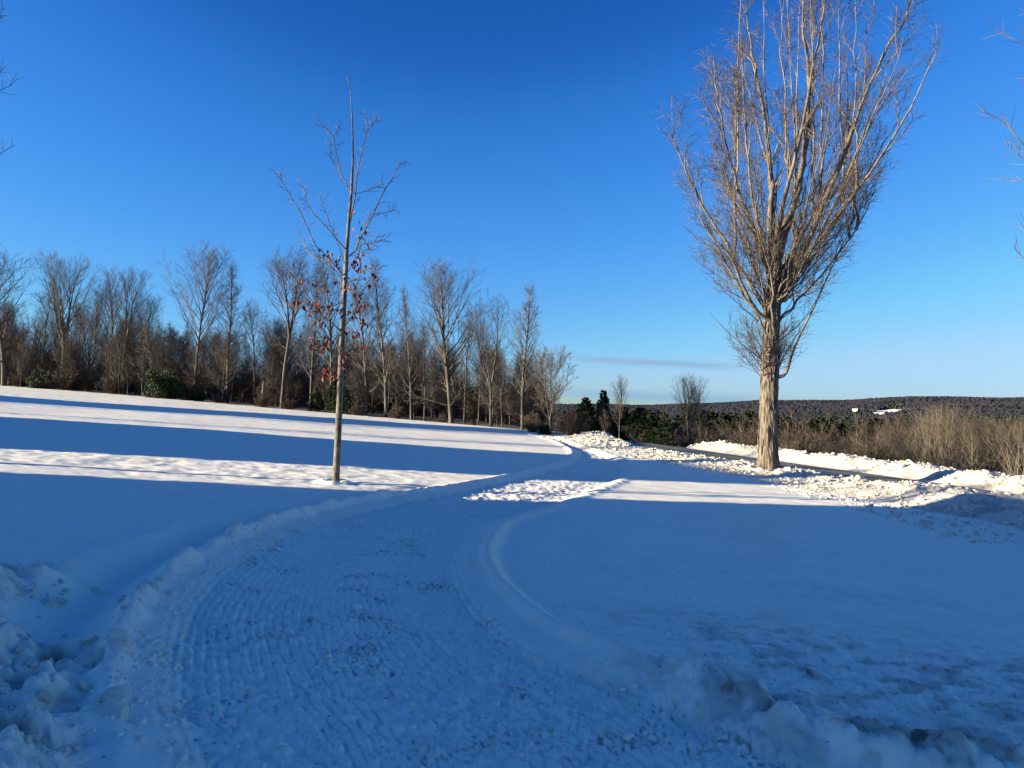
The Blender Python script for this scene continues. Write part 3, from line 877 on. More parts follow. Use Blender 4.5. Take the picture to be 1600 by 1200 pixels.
    for (pts, r0) in (([(1212, 592, -.2), (1224, 585, -.3), (1236, 545, -.4), (1262, 490, -.5), (1290, 430, -.5), (1322, 360, -.6)], .075),
                      ([(1205, 505, -.2), (1180, 490, -.3), (1155, 450, -.5), (1135, 405, -.6), (1100, 370, -.7), (1072, 310, -.7)], .085)):
        Q = [tuple(q) for q in smooth_line(np.array([L(*q) for q in pts]), 3)]
        br.add(Q, taper(r0, .01, len(Q) - 1), 6, 0); seconds.append((Q, r0 * .5, 4.0)); limbs.append((Q, r0))
    tw = Tubes()
    for q, r_, ln in seconds:
        n3 = int(5 + ln * 3.4)
        az = G.uniform(0, 6.28)
        for k in range(n3):
            t = .15 + .85 * (k + G.random()) / n3
            p, d = at_path(q, min(t, .99)); az += 2.4 + G.gauss(0, .6)
            d3 = turn(norm((d[0], d[1], d[2] + .12)), R(G.uniform(18, 48)), az)
            l3 = G.uniform(.35, .95) * (1.15 - .5 * t)
            w = path(p, d3, l3, 3, .16, .1)
            if not inside(w[-1], 1.12): continue
            if 5.5 < w[-1][2] < 12 and inside(w[-1], .42) and G.random() < .7: continue
            tw.add(w, taper(.0072, .0038, 3), 3, 0)
            for j in range(5):
                p4, d4 = at_path(w, G.uniform(.12, .98))
                w4 = path(p4, turn(d4, R(G.uniform(25, 60)), G.uniform(0, 6.28)), G.uniform(.16, .48), 2, .1, .15)
                tw.add(w4, [.0050, .0040, .0028], 3, 0)
    link('branches', br.mesh('branches', [M['maple_branch']]), root)
    link('twigs', tw.mesh('twigs', [M['maple_twig']], False), root)
    # bark: long plates peeling a little off the trunk
    g = random.Random(4)
    pl = Tubes()
    for k in range(150):
        a = g.uniform(0, 6.28); h0 = g.uniform(.2, 6.2); ln = g.uniform(.2, .7)
        r0 = .93 * np.interp(h0, [0, .25, .7, 1.5, 3.2, 3.7, 4.3, 6, 7.4, 8.5], [.44, .38, .335, .31, .315, .33, .285, .265, .22, .10]) + .014
        c = np.interp(h0, [0, 3, 7.4, 8.5], [0, .10, .34, .42])
        pl.add([(c + (r0 - .012) * math.cos(a), (r0 - .012) * math.sin(a), h0), (c + (r0 + .006) * math.cos(a), (r0 + .006) * math.sin(a), h0 + ln * .5), (c + (r0 - .012) * math.cos(a + .05), (r0 - .012) * math.sin(a + .05), h0 + ln)], [.006, .022, .005], 4)
    link('bark_plates', pl.mesh('bark_plates', [M['maple_bark']]), tk, kind='stuff')
big_maple()

# ------------------------------------------------------------------ the young tree on the lawn, with its last red leaves
YT = 16.87
def young_tree():
    G.seed(31)
    bx = (525 - 800) / 1200 * YT
    bz = gz(bx, YT)
    root = thing('young_tree', 'slender young tree on the lawn with clusters of dried red leaves on its lower branches', 'tree', (bx, YT, bz))
    def L(px, py, dep=0.0):
        x, y, z = wpt(px, py, YT); return (x - bx, dep, z - bz)
    T_, B_ = Tubes(), Tubes()
    trunk = [(525, 760), (526, 745), (528, 700), (531, 620), (534, 520), (538, 440), (540, 390), (543, 347), (547, 295), (549, 245), (548, 195), (545, 142), (543, 128), (537, 111)]
    P = [L(*q) for q in trunk]
    T_.add(P, [.105, .080, .073, .068, .061, .052, .044, .037, .030, .023, .017, .011, .008, .004], 10)
    link('trunk', T_.mesh('trunk', [M['young_bark']]), root)
    B = [
        (.022, 0, [(547, 300), (545, 296), (530, 270), (522, 235), (518, 210), (508, 200), (500, 191)]),
        (.010, .1, [(530, 266), (520, 252), (511, 240), (510, 222), (511, 212)]),
        (.007, .1, [(518, 210), (521, 198), (524, 185)]),
        (.024, -.1, [(545, 345), (548, 333), (554, 307), (557, 272), (564, 240), (572, 210), (574, 199), (571, 177)]),
        (.008, -.1, [(574, 199), (583, 192), (591, 185)]),
        (.010, .2, [(555, 300), (572, 289), (590, 275)]),
        (.024, .25, [(545, 398), (551, 390), (560, 365), (577, 330), (592, 292), (605, 270), (613, 250), (620, 235)]),
        (.009, .2, [(577, 333), (590, 328), (603, 323), (613, 318)]),
        (.018, -.3, [(540, 390), (530, 378), (512, 357), (492, 335), (485, 318), (480, 303)]),
        (.020, -.5, [(537, 432), (520, 410), (500, 390), (482, 347), (472, 327), (460, 305), (452, 292)]),
        (.016, .4, [(536, 450), (520, 420), (495, 397), (470, 383), (458, 368), (445, 352)]),
        (.014, .3, [(544, 400), (560, 376), (580, 370), (594, 361)]),
        (.013, -.35, [(543, 410), (565, 400), (582, 395), (600, 380)]),
        (.020, -.4, [(532, 517), (520, 505), (510, 497), (495, 474), (483, 453), (467, 435)]),
        (.020, .4, [(533, 516), (541, 500), (550, 480), (556, 455), (562, 437), (572, 418), (588, 400)]),
        (.013, -.5, [(530, 553), (520, 546), (505, 541), (490, 538), (478, 545)]),
        (.013, .4, [(532, 556), (545, 543), (560, 538), (572, 535)]),
        (.016, .5, [(534, 455), (520, 436), (510, 413), (495, 398), (480, 387), (470, 380)]),
        (.015, -.5, [(536, 456), (550, 444), (567, 440), (580, 432), (592, 428)]),
        (.013, .2, [(529, 595), (522, 588), (514, 584), (506, 578)]),
        (.012, -.2, [(537, 470), (525, 478), (508, 482), (490, 478), (470, 485)]),
        (.012, .6, [(538, 430), (548, 400), (552, 370), (556, 330), (560, 300)]),
        (.012, -.6, [(541, 420), (536, 390), (528, 360), (522, 330)]),
    ]
    for r0, dep, px in B:
        n = len(px)
        Q = [L(x, y, dep * 2.2 * (k / (n - 1)) ** .8) for k, (x, y) in enumerate(px)]
        B_.add(Q, taper(r0 * .78, .004, n - 1), 5, 0)
        ns = int(5 + 8 * math.dist(Q[0], Q[-1]))
        for k in range(ns):
            p, d = at_path(Q, min(.99, .2 + .8 * (k + G.random()) / ns))
            w = path(p, turn(d, R(G.uniform(30, 55)), G.uniform(0, 6.28)), G.uniform(.08, .30), 3, .15, .1)
            B_.add(w, taper(.0055, .0032, 3), 3, 0)
            p4, d4 = at_path(w, .5)
            B_.add(path(p4, turn(d4, R(40), G.uniform(0, 6.28)), G.uniform(.06, .2), 1, 0, .1), [.0042, .003], 3, 0)
    link('branches', B_.mesh('branches', [M['young_bark']]), root)
    # leaf clusters: (px, py, how many, spread px)
    CL = [(513, 402, 7, 7), (515, 413, 3, 5), (535, 412, 5, 8), (560, 395, 4, 8), (563, 414, 9, 7), (556, 418, 6, 6), (562, 424, 5, 5), (545, 440, 7, 8), (543, 450, 6, 6),
          (574, 440, 4, 5), (585, 433, 3, 5), (530, 452, 5, 6), (506, 452, 3, 6), (497, 447, 5, 7), (463, 436, 3, 4), (478, 470, 4, 5), (466, 479, 7, 5), (477, 488, 5, 6), (489, 478, 9, 7),
          (494, 487, 6, 5), (508, 482, 9, 7), (519, 481, 4, 5), (535, 487, 6, 7), (553, 486, 8, 6), (560, 479, 5, 5), (574, 478, 5, 5), (563, 503, 7, 5), (503, 507, 7, 5), (479, 512, 2, 3),
          (558, 465, 5, 6), (547, 525, 4, 4), (559, 524, 6, 6), (496, 539, 9, 6), (510, 533, 8, 6), (517, 537, 6, 5), (505, 545, 4, 5), (500, 551, 3, 3), (548, 547, 5, 5), (570, 546, 4, 4), (534, 555, 6, 5),
          (510, 577, 4, 4), (515, 585, 11, 6), (523, 585, 8, 6), (512, 592, 4, 4), (560, 340, 2, 4), (562, 372, 4, 5), (576, 390, 2, 4), (540, 572, 4, 5), (568, 362, 2, 4)]
    g = np.random.default_rng(8); C = []
    for x, y, n, s in CL:
        for _ in range(int(n * 1.25 + .5)):
            C.append(L(x + g.normal(0, s * .55), y + g.normal(0, s * .55), g.normal(0, .35)))
    C = np.array(C); n = len(C)
    D = rand_dirs(g, n) * .6 + np.array([0, 0, -1.0]); D /= np.linalg.norm(D, axis=1, keepdims=True)
    U = np.cross(D, rand_dirs(g, n)); U /= np.linalg.norm(U, axis=1, keepdims=True)
    N = np.cross(D, U)
    ln = g.uniform(.075, .135, n); wd_ = ln * g.uniform(.5, .8, n)
    # each leaf: a curled six-point blade folded along its midrib, on a short stalk
    mid = [C - D * ln[:, None] * .5, C + N * ln[:, None] * .10, C + D * ln[:, None] * .5 + N * ln[:, None] * .12]
    sd = [C + U * wd_[:, None] * .5 - D * ln[:, None] * .1 - N * ln[:, None] * .12, C - U * wd_[:, None] * .5 - D * ln[:, None] * .1 - N * ln[:, None] * .12]
    V = np.stack([mid[0], mid[1], mid[2], sd[0], sd[1]], 1).reshape(-1, 3)
    o = np.arange(n)[:, None] * 5
    F = np.concatenate([o + np.array([0, 3, 1]), o + np.array([3, 2, 1]), o + np.array([0, 1, 4]), o + np.array([1, 2, 4])])
    link('leaves', mesh_from('leaves', V, F, M['dead_leaf']), root, kind='stuff')
young_tree()

# ------------------------------------------------------------------ trees: one of each habit, then copies
WB = [M['wood_bark'], M['wood_twig']]
vase = lambda t: float(np.interp(t, [.2, .4, .7, .9, 1], [.3, .7, 1, .85, .4]))
oval = lambda t: float(np.interp(t, [.15, .35, .6, .85, 1], [.55, .9, 1, .7, .25]))
pyra = lambda t: float(np.interp(t, [.15, .3, .6, .85, 1], [.9, 1, .75, .45, .15]))
airy = lambda t: float(np.interp(t, [.3, .5, .75, .9, 1], [.5, .9, 1, .7, .3]))
K = {}
K['vase'] = bare_tree('bare_tree', 14, .24, .3, 0, 36, 10, 9, 3.9, vase, WB, leaders=5, fork=.34, seed=1, limb_ang=(16, 40))
K['oval'] = bare_tree('bare_tree', 14, .20, .25, 0, 38, 9, 8, 2.7, oval, WB, leaders=1, seed=2, limb_ang=(20, 40), low_arch=3)
K['airy'] = bare_tree('bare_tree', 14, .17, .34, 0, 38, 9, 8, 3.0, airy, WB, leaders=1, seed=3, limb_ang=(20, 42), low_arch=3)
K['forked'] = bare_tree('bare_tree', 14, .18, .3, 0, 36, 9, 8, 2.9, oval, WB, leaders=2, fork=.48, seed=33, limb_ang=(20, 42), low_arch=4)
K['spire'] = bare_tree('bare_tree', 14, .15, .22, 0, 46, 8, 8, 2.2, pyra, WB, leaders=1, seed=34, limb_ang=(22, 46), low_arch=4)
K['pyramid'] = bare_tree('bare_tree', 14, .19, .2, 0, 46, 9, 8, 3.0, pyra, WB, leaders=1, seed=4, limb_ang=(24, 52), low_arch=2)
K['arched'] = bare_tree('bare_tree', 14, .22, .3, 0, 40, 9, 9, 3.4, oval, WB, leaders=1, seed=5, limb_ang=(20, 44), low_arch=6)
K['thin'] = bare_tree('bare_tree', 11, .11, .35, 0, 30, 7, 6, 1.7, airy, WB, leaders=1, seed=6, limb_ang=(20, 45), low_arch=3)
K['twin'] = bare_tree('bare_tree', 14, .20, .3, 0, 34, 9, 8, 3.0, oval, WB, leaders=2, fork=.3, seed=7, limb_ang=(18, 42), low_arch=4)
K['brown'] = bare_tree('bare_tree', 7, .10, .22, 0, 36, 9, 9, 2.6, vase, [M['wood_bark'], M['brush_twig']], leaders=3, fork=.2, seed=8, limb_ang=(28, 58), tw_len=.6, twr=.009)
K['pale'] = bare_tree('bare_tree', 9, .10, .18, 0, 40, 8, 6, 2.1, oval, [M['pale_bark'], M['tan_twig']], leaders=1, seed=9, limb_ang=(26, 52), low_arch=5)
K['fan'] = bare_tree('bare_tree', 9, .13, .1, 0, 44, 8, 6, 2.9, vase, [M['pale_bark'], M['tan_twig']], leaders=7, fork=.06, seed=10, limb_ang=(18, 44))
K['sapling'] = bare_tree('sapling', 7, .06, .15, 0, 30, 7, 6, 1.5, oval, WB, leaders=1, seed=12, limb_ang=(24, 52), twr=.009)
K['thicket'] = shrub('brush', 4.2, 3.0, 26, 7, [M['wood_bark'], M['brush_twig']], 13, 7, .011)
K['shrub'] = shrub('bare_shrub', 1.5, 1.9, 34, 8, [M['brush_twig'], M['brush_twig']], 14, 7, .008)
K['redbrush'] = shrub('bare_shrub', 2.2, 2.6, 46, 9, [M['brush_twig'], M['brush_twig']], 15, 8, .008)
K['spruce'] = conifer('conifer', 6, 1.9, 22, M['needles'], 16, 0, .03, 60, .30)
K['pine'] = conifer('pine_tree', 15, 3.0, 17, M['pine_needles'], 17, .18, .25, 52, .62)
K['pine2'] = conifer('pine_tree', 14, 3.4, 13, M['pine_needles'], 18, .25, .35, 60, .70)
K['ragged'] = conifer('pine_tree', 9, 2.1, 30, M['pine_needles'], 27, .38, .12, 70, .42)
K['bush'] = evergreen_bush('evergreen_bush', 3.6, 3.2, M['needles'], 6500, 19)
K['lawn'] = bare_tree('young_tree', 10, .09, .22, 0, 26, 7, 5, 2.1, oval, [M['wood_bark'], M['maple_twig']], leaders=1, seed=23, limb_ang=(20, 50), twr=.0055, tw_len=.5)
KH = dict(lawn=10, vase=14, oval=14, airy=14, forked=14, spire=14, pyramid=14, arched=14, thin=11, twin=14, brown=7, pale=9, fan=9, sapling=7, thicket=4.2, shrub=1.5, redbrush=2.2, spruce=6, pine=15, pine2=14, ragged=9, bush=3.2)

def put(kind, x, y, h, label, group=None, wide=1.0, rz=None, z=None):
    s = h / KH[kind]
    zz = gz(x, y) if z is None else z
    return copy_thing(K[kind], (x, y, zz - .05), G.uniform(0, 6.28) if rz is None else rz, (s * wide, s * wide, s), label, group)

G.seed(77)
WOOD = 'bare trees along the edge of the wood'
# (px, depth, height in the photograph's px, habit, width factor, label)
FRONT = [
    (6, 86, 218, 'oval', 1.25, 'tall dense bare tree at the left end of the wood edge'),
    (62, 90, 150, 'thin', 1.2, 'thin bare tree just left of the broad vase-shaped tree'),
    (98, 86, 190, 'vase', 1.0, 'broad bare tree with a wide vase-shaped crown behind brown thicket'),
    (140, 92, 150, 'airy', .9, 'low bare tree to the right of the broad vase-shaped tree'),
    (172, 84, 180, 'oval', .95, 'bare tree with two close stems left of the dark low-branched trunk'),
    (193, 82, 190, 'twin', .95, 'forked bare tree with a sunlit trunk and low dark side branches'),
    (222, 84, 145, 'airy', .9, 'shorter bare tree between the forked tree and the evergreen bush'),
    (303, 78, 224, 'airy', .98, 'tall airy bare tree with a sunlit lower trunk beside the evergreen bush'),
    (355, 77, 213, 'spire', 1.2, 'dense upright bare tree with a dark trunk, next right of the tall airy tree'),
    (398, 79, 155, 'thin', 1.1, 'slim small-crowned bare tree left of the broken snag'),
    (440, 72, 240, 'forked', 1.0, 'tall spreading bare tree right of the broken snag'),
    (485, 71, 232, 'pyramid', .72, 'tall slim bare tree with pale trunk just left of the leafy young tree'),
    (517, 70, 232, 'oval', .9, 'tall dark-trunked bare tree directly behind the leafy young tree'),
    (572, 68, 205, 'oval', .85, 'dark-stemmed bare tree just right of the leafy young tree'),
    (604, 67, 245, 'pyramid', .95, 'very tall pointed bare tree with a light trunk and low side branches'),
    (643, 66, 205, 'spire', .95, 'slender bare tree with small airy crown and straight pale stem'),
    (663, 66, 150, 'thin', .9, 'thin low bare tree between two taller pale-stemmed trees'),
    (706, 64, 238, 'arched', 1.1, 'tallest bare tree of the right half of the wood, with arching low limbs'),
    (725, 65, 165, 'thin', .9, 'thin bare tree close behind the tree with arching low limbs'),
    (747, 64, 150, 'thin', .85, 'small bare tree left of the dark double-stemmed tree'),
    (767, 62, 192, 'twin', .85, 'dark double-stemmed bare tree near the right end of the wood'),
    (785, 62, 130, 'thin', .9, 'small bare tree right of the dark double-stemmed tree'),
    (816, 59, 222, 'pyramid', .95, 'tall pyramid-shaped bare tree at the right end of the wood'),
    (861, 50.5, 124, 'brown', .85, 'small brown-budded bare tree standing alone at the right tip of the wood'),
]
for px, Y, hp, kd, wf, lab in FRONT:
    put(kd, (px - 800) / 1200 * Y, Y, hp / 1200 * Y, lab, WOOD, wf)

# broken snag
def snag():
    G.seed(41); Y = 71; x = (410 - 800) / 1200 * Y
    root = thing('tree_snag', 'broken pale dead trunk standing among brown shrubs at the wood edge', 'dead tree', (x, Y, gz(x, Y)))
    t = Tubes(); p = path((0, 0, -.2), norm((.05, 0, 1)), 2.6, 6, .1, .03)
    t.add(p, [.2, .19, .17, .16, .15, .12, .02], 8)
    q = path(p[4], norm((.1, .1, 1)), .6, 3, .1, .05); t.add(q, [.09, .06, .04, .01], 5)
    link('trunk', t.mesh('trunk', [M['pale_bark']]), root)
    for k in range(3):
        s_ = Tubes(); s_.add(path(p[2 + k], turn((0, 0, 1), R(70), k * 2.2), .35, 2, .1, .1), [.04, .03, .01], 4)
        link('branch_stub', s_.mesh('branch_stub', [M['pale_bark']]), root)
snag()

# evergreens and shrubs at the foot of the wood
def putpx(kd, px, Y, hp, lab, grp=None, wf=1.0): return put(kd, (px - 800) / 1200 * Y, Y, hp / 1200 * Y, lab, grp, wf)
putpx('bush', 255, 76, 62, 'large rounded dark green bush in front of the bare trees', 'evergreens at the foot of the wood', .85)
putpx('bush', 299, 76.5, 36, 'low olive green bush right of the large dark one', 'evergreens at the foot of the wood', 1.1)
putpx('bush', 66, 84, 40, 'dark green bush half hidden in the brown thicket at far left', 'evergreens at the foot of the wood', 1.0)
putpx('spruce', 521, 67.5, 56, 'small dark conifer behind the trunk of the young tree', 'evergreens at the foot of the wood', .95)
putpx('spruce', 541, 69, 40, 'shorter dark conifer beside the one behind the young tree', 'evergreens at the foot of the wood', 1.1)
putpx('spruce', 493, 71, 42, 'dim conifer inside the wood left of the young tree', 'evergreens at the foot of the wood', 1.1)
putpx('bush', 851, 51, 27, 'dark green bush at the foot of the brown-budded tree', 'evergreens at the foot of the wood', .8)
SH = 'brown shrubs along the wood edge'
for px, Y, hp, kd, wf, lab in [
    (895, 49, 38, 'redbrush', 1.35, 'dense rounded reddish brown shrub at the end of the snow bank'),
    (832, 54, 30, 'redbrush', 1.2, 'brown shrub left of the small green bush at the wood tip'),
    (110, 84, 36, 'redbrush', 1.5, 'wide brown shrub under the broad vase-shaped tree'),
    (175, 82, 30, 'redbrush', 1.3, 'brown shrub below the two-stemmed bare tree'),
    (30, 88, 22, 'redbrush', 1.5, 'brown shrub at the far left of the wood edge'),
    (412, 70, 24, 'redbrush', 1.4, 'rusty shrub around the foot of the broken snag'),
    (452, 69.5, 20, 'shrub', 1.5, 'low brown shrub at the foot of the tall spreading tree'),
    (560, 66, 22, 'shrub', 1.5, 'low brown shrub right of the small dark conifer'),
    (618, 64.5, 22, 'shrub', 1.4, 'low brown shrub under the very tall pointed tree'),
    (690, 62.5, 14, 'shrub', 1.5, 'small tan shrub left of the tree with arching limbs'),
    (343, 76, 16, 'shrub', 1.5, 'small brown shrub under the dense upright tree'),
    (739, 61.5, 9, 'shrub', 1.6, 'tuft of tan twigs poking through snow near the wood'),
]:
    putpx(kd, px, Y, hp, lab, SH, wf)

# the wood behind its front row
G.seed(101)
DEEP = 'bare trees deep in the wood'
kinds = ['thin', 'oval', 'airy', 'spire', 'pyramid', 'thin', 'arched', 'forked']
def in_wood(): 
    while True:
        px = G.uniform(-150, 850); base = float(np.interp(px, [-150, 0, 400, 600, 700, 850], [94, 90, 75, 71, 68, 60]))
        Y = base + 1 + 58 * G.random() ** 1.6
        x = (px - 800) / 1200 * Y
        if brow_d(np.array(x), np.array(Y)) < 8: return x, Y, px
for k in range(150):
    x, Y, px = in_wood()
    h = G.uniform(70, 128) / 1200 * Y * (1.0 if px < 600 else .95)
    put(kinds[k % 8], x, Y, min(h, 14), 'bare tree standing in the shade behind the front row of the wood', DEEP, G.uniform(.75, 1.1))
for k in range(170):
    x, Y, px = in_wood()
    put('sapling', x, Y - 2, G.uniform(3.8, 7.5), 'thin bare sapling in the undergrowth of the wood', 'saplings in the wood', G.uniform(.8, 1.4))
for k in range(115):
    x, Y, px = in_wood()
    Y = Y * .92 + 7 if k % 3 else Y
    Y = max(Y, float(tree_edge_y(x)) + 1.5)
    put('thicket', x, Y, G.uniform(2.2, 4.6), 'leafless brown brush filling the foot of the wood', 'brush under the wood', G.uniform(.9, 1.5))
for k in range(20):
    x, Y, px = in_wood()
    put('spruce', x, Y + 8, G.uniform(2.5, 5.5), 'dark young conifer deep under the bare trees', 'conifers in the wood', 1.1)
# woodland beyond, on the same rise, too deep to tell apart
g = np.random.default_rng(61)
az = np.radians(g.uniform(-46, 3.0, 2600)); r = g.uniform(122, 240, 2600)
x, y = r * np.sin(az), r * np.cos(az)
ok = brow_d(x, y) < 30; x, y = x[ok], y[ok]
def wood_mass():
    T_ = Tubes(); G.seed(62)
    z = ground(x, y)
    for a, b_, c in zip(x, y, z):
        h = G.uniform(4, 8)
        p = path((a, b_, c - .3), (0, 0, 1), h, 3, .2, .05)
        T_.add(p, [.12, .09, .06, .02], 3)
        for j in range(12):
            q, d = at_path(p, G.uniform(.15, 1))
            T_.add(path(q, turn(d, R(G.uniform(20, 60)), G.uniform(0, 6.28)), G.uniform(1, 3), 2, .4, .1), [.035, .03, .02], 3)
    link('distant_wood', T_.mesh('distant_wood', [M['wood_twig']], False), kind='stuff', label='bare woodland seen through the trunks, one grey brown mass')
wood_mass()

G.seed(121)
for x, Y, h, kd, lab in ((-38.0, 30.5, 11, 'oval', 'bare lawn tree outside the picture at the left, nearer of two'), (-43.0, 39.5, 12, 'oval', 'bare lawn tree outside the picture at the left, farther of two')):
    put(kd, x, Y, h, lab, 'lawn trees outside the picture', .8)

# ------------------------------------------------------------------ right-hand side: trees below the road
G.seed(131)
VAL = 'trees standing below the road'
for px, Y, top, wf, kd, lab in [
    (943, 66, 607, 1.25, 'ragged', 'dark pine with a ragged top above the bank, left of the bare pale tree'),
    (916, 70, 620, 1.5, 'spruce', 'small dark conifer top behind the reddish brown shrub'),
    (967, 62, 592, .85, 'oval', 'bare tree with pale stem rising above the snow bank beside the dark pine'),
    (946, 60, 640, 1.0, 'sapling', 'thin bare sapling in front of the dark pine'),
    (1075, 66, 599, .85, 'vase', 'bare tree with an upright crown standing alone against the sky beyond the road'),
    (1091, 67, 602, .75, 'oval', 'bare tree close right of the lone upright one beyond the road'),
    (1010, 64, 640, 2.0, 'spruce', 'dark bushy conifer in shade just beyond the snow bank'),
    (1000, 72, 636, 1.9, 'spruce', 'second dark conifer behind the bushy one in shade'),
    (1037, 60, 655, 1.5, 'spruce', 'small pointed conifer at the crest of the far snow bank'),
    (1336, 54, 655, .95, 'pale', 'pale-stemmed bare tree beyond the road, first right of the maple trunk'),
    (1354, 56, 658, .8, 'pale', 'pale thin bare tree just right of the first one beyond the maple'),
    (1385, 60, 657, .8, 'pale', 'slim bare tree midway between two pale stems below the road'),
    (1405, 55, 652, .9, 'pale', 'straight pale bare tree below the tall ragged pine'),
    (1412, 120, 637, .7, 'pine', 'tall ragged pine standing above the wood in front of the snowy pasture'),
    (1442, 52, 668, .7, 'fan', 'slanting many-stemmed bare tree left of the sunlit clump'),
    (1461, 56, 651, .9, 'fan', 'sunlit clump of pale stems fanning up below the road'),
    (1480, 53, 650, 1.05, 'fan', 'largest fan of sunlit pale stems at the edge of the slope'),
    (1517, 50, 664, .8, 'pale', 'pale bare tree with crooked stem right of the stem fans'),
    (1556, 52, 668, .8, 'brown', 'dark-stemmed brownish bare tree near the right border'),
    (1588, 47, 672, .85, 'fan', 'sunlit many-stemmed bare tree at the right border of the picture'),
]:
    x = (px - 800) / 1200 * Y; z = float(ground(x, Y))
    h = (CAM_Z + (640 - top) / 1200 * Y - z)
    put(kd, x, Y, h, lab, VAL, wf, z=z)
for k in range(16):
    Y = G.uniform(64, 95); px = G.uniform(892, 1060); x = (px - 800) / 1200 * Y
    if abs(float(road_d(np.array(x), np.array(Y)))) < 3: continue
    z = float(ground(x, Y)); top = CAM_Z + (640 - G.uniform(632, 655)) / 1200 * Y
    put(G.choice(['spruce', 'ragged', 'ragged']), x, Y, top - z, 'dark conifer in the shaded clump behind the left end of the snow bank', 'conifers behind the bank', G.uniform(1.2, 1.9), z=z)
for k in range(210):
    Y = G.uniform(52, 150); px = G.uniform(880, 1800)
    x = (px - 800) / 1200 * Y
    if brow_d(np.array(x), np.array(Y)) < 6 or abs(float(road_d(np.array(x), np.array(Y)))) < 3.5: continue
    z = float(ground(x, Y))
    lo_ = float(np.interp(px, [880, 1110, 1130, 1330, 1400, 1460, 1600], [648, 650, 682, 678, 668, 660, 664]))
    top = CAM_Z + (640 - lo_ - 32 * G.random()) / 1200 * Y
    h = top - z
    if h < 2.2: continue
    kd = G.choice(['airy', 'oval', 'thin', 'sapling', 'twin', 'brown', 'arched', 'pale' if px > 1380 else 'thin'])
    put(kd, x, Y, min(h, 15), 'bare deciduous tree on the wooded slope below the road', 'bare trees on the slope', G.uniform(.9, 1.4), z=z)
for k in range(120):
    Y = G.uniform(46, 95); px = G.uniform(890, 1750)
    x = (px - 800) / 1200 * Y
    if brow_d(np.array(x), np.array(Y)) < 5.5: continue
    put('thicket', x, Y, G.uniform(2, 4), 'leafless brush on the slope below the road', 'brush below the road', G.uniform(.9, 1.5), z=float(ground(x, Y)))
for k in range(240):
    Y = G.uniform(115, 300); px = G.uniform(880, 1800)
    x = (px - 800) / 1200 * Y; z = float(ground(x, Y))
    top = CAM_Z + (640 - (G.uniform(638, 658) if px < 1180 else G.uniform(648, 664))) / 1200 * Y
    h = top - z
    if h < 4: continue
    put(('pine', 'ragged', 'ragged')[k % 3], x, Y, min(h, 30), 'dark green pine in the belt of pines beyond the bare trees', 'pines in the valley', G.uniform(1.0, 1.6), z=z)
# valley floor woods out to the foot of the hill
g = np.random.default_rng(63)
n = 9000
az = np.radians(g.uniform(-3, 46, n)); r = np.sqrt(g.uniform(300 ** 2, 1300 ** 2, n)); X_, Y_ = r * np.sin(az), r * np.cos(az)
Z_ = np.maximum(ground(X_, Y_), np.where(r > 1000, hill_z(X_, Y_), -999)) - .5
pine_ = vnoise(X_ * .01, Y_ * .01, 96) > -.3
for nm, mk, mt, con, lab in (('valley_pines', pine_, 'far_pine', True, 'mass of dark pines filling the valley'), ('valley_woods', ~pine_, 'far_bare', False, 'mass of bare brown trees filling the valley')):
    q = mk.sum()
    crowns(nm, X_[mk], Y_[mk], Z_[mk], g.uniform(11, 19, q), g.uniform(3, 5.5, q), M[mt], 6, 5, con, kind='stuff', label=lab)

# the two lawn trees whose branch tips reach in at the picture's sides
for (px, Y, h, lab, rz) in ((-186, 15.5, 11.0, 'bare lawn tree whose branch tips reach in at the upper left', 1.0), (1752, 16.5, 12.0, 'bare lawn tree whose branch tips reach in at the upper right', 2.2)):
    x = (px - 800) / 1200 * Y
    put('lawn', x, Y, h, lab, 'young lawn trees', 1.0, rz) if 'lawn' in K else None

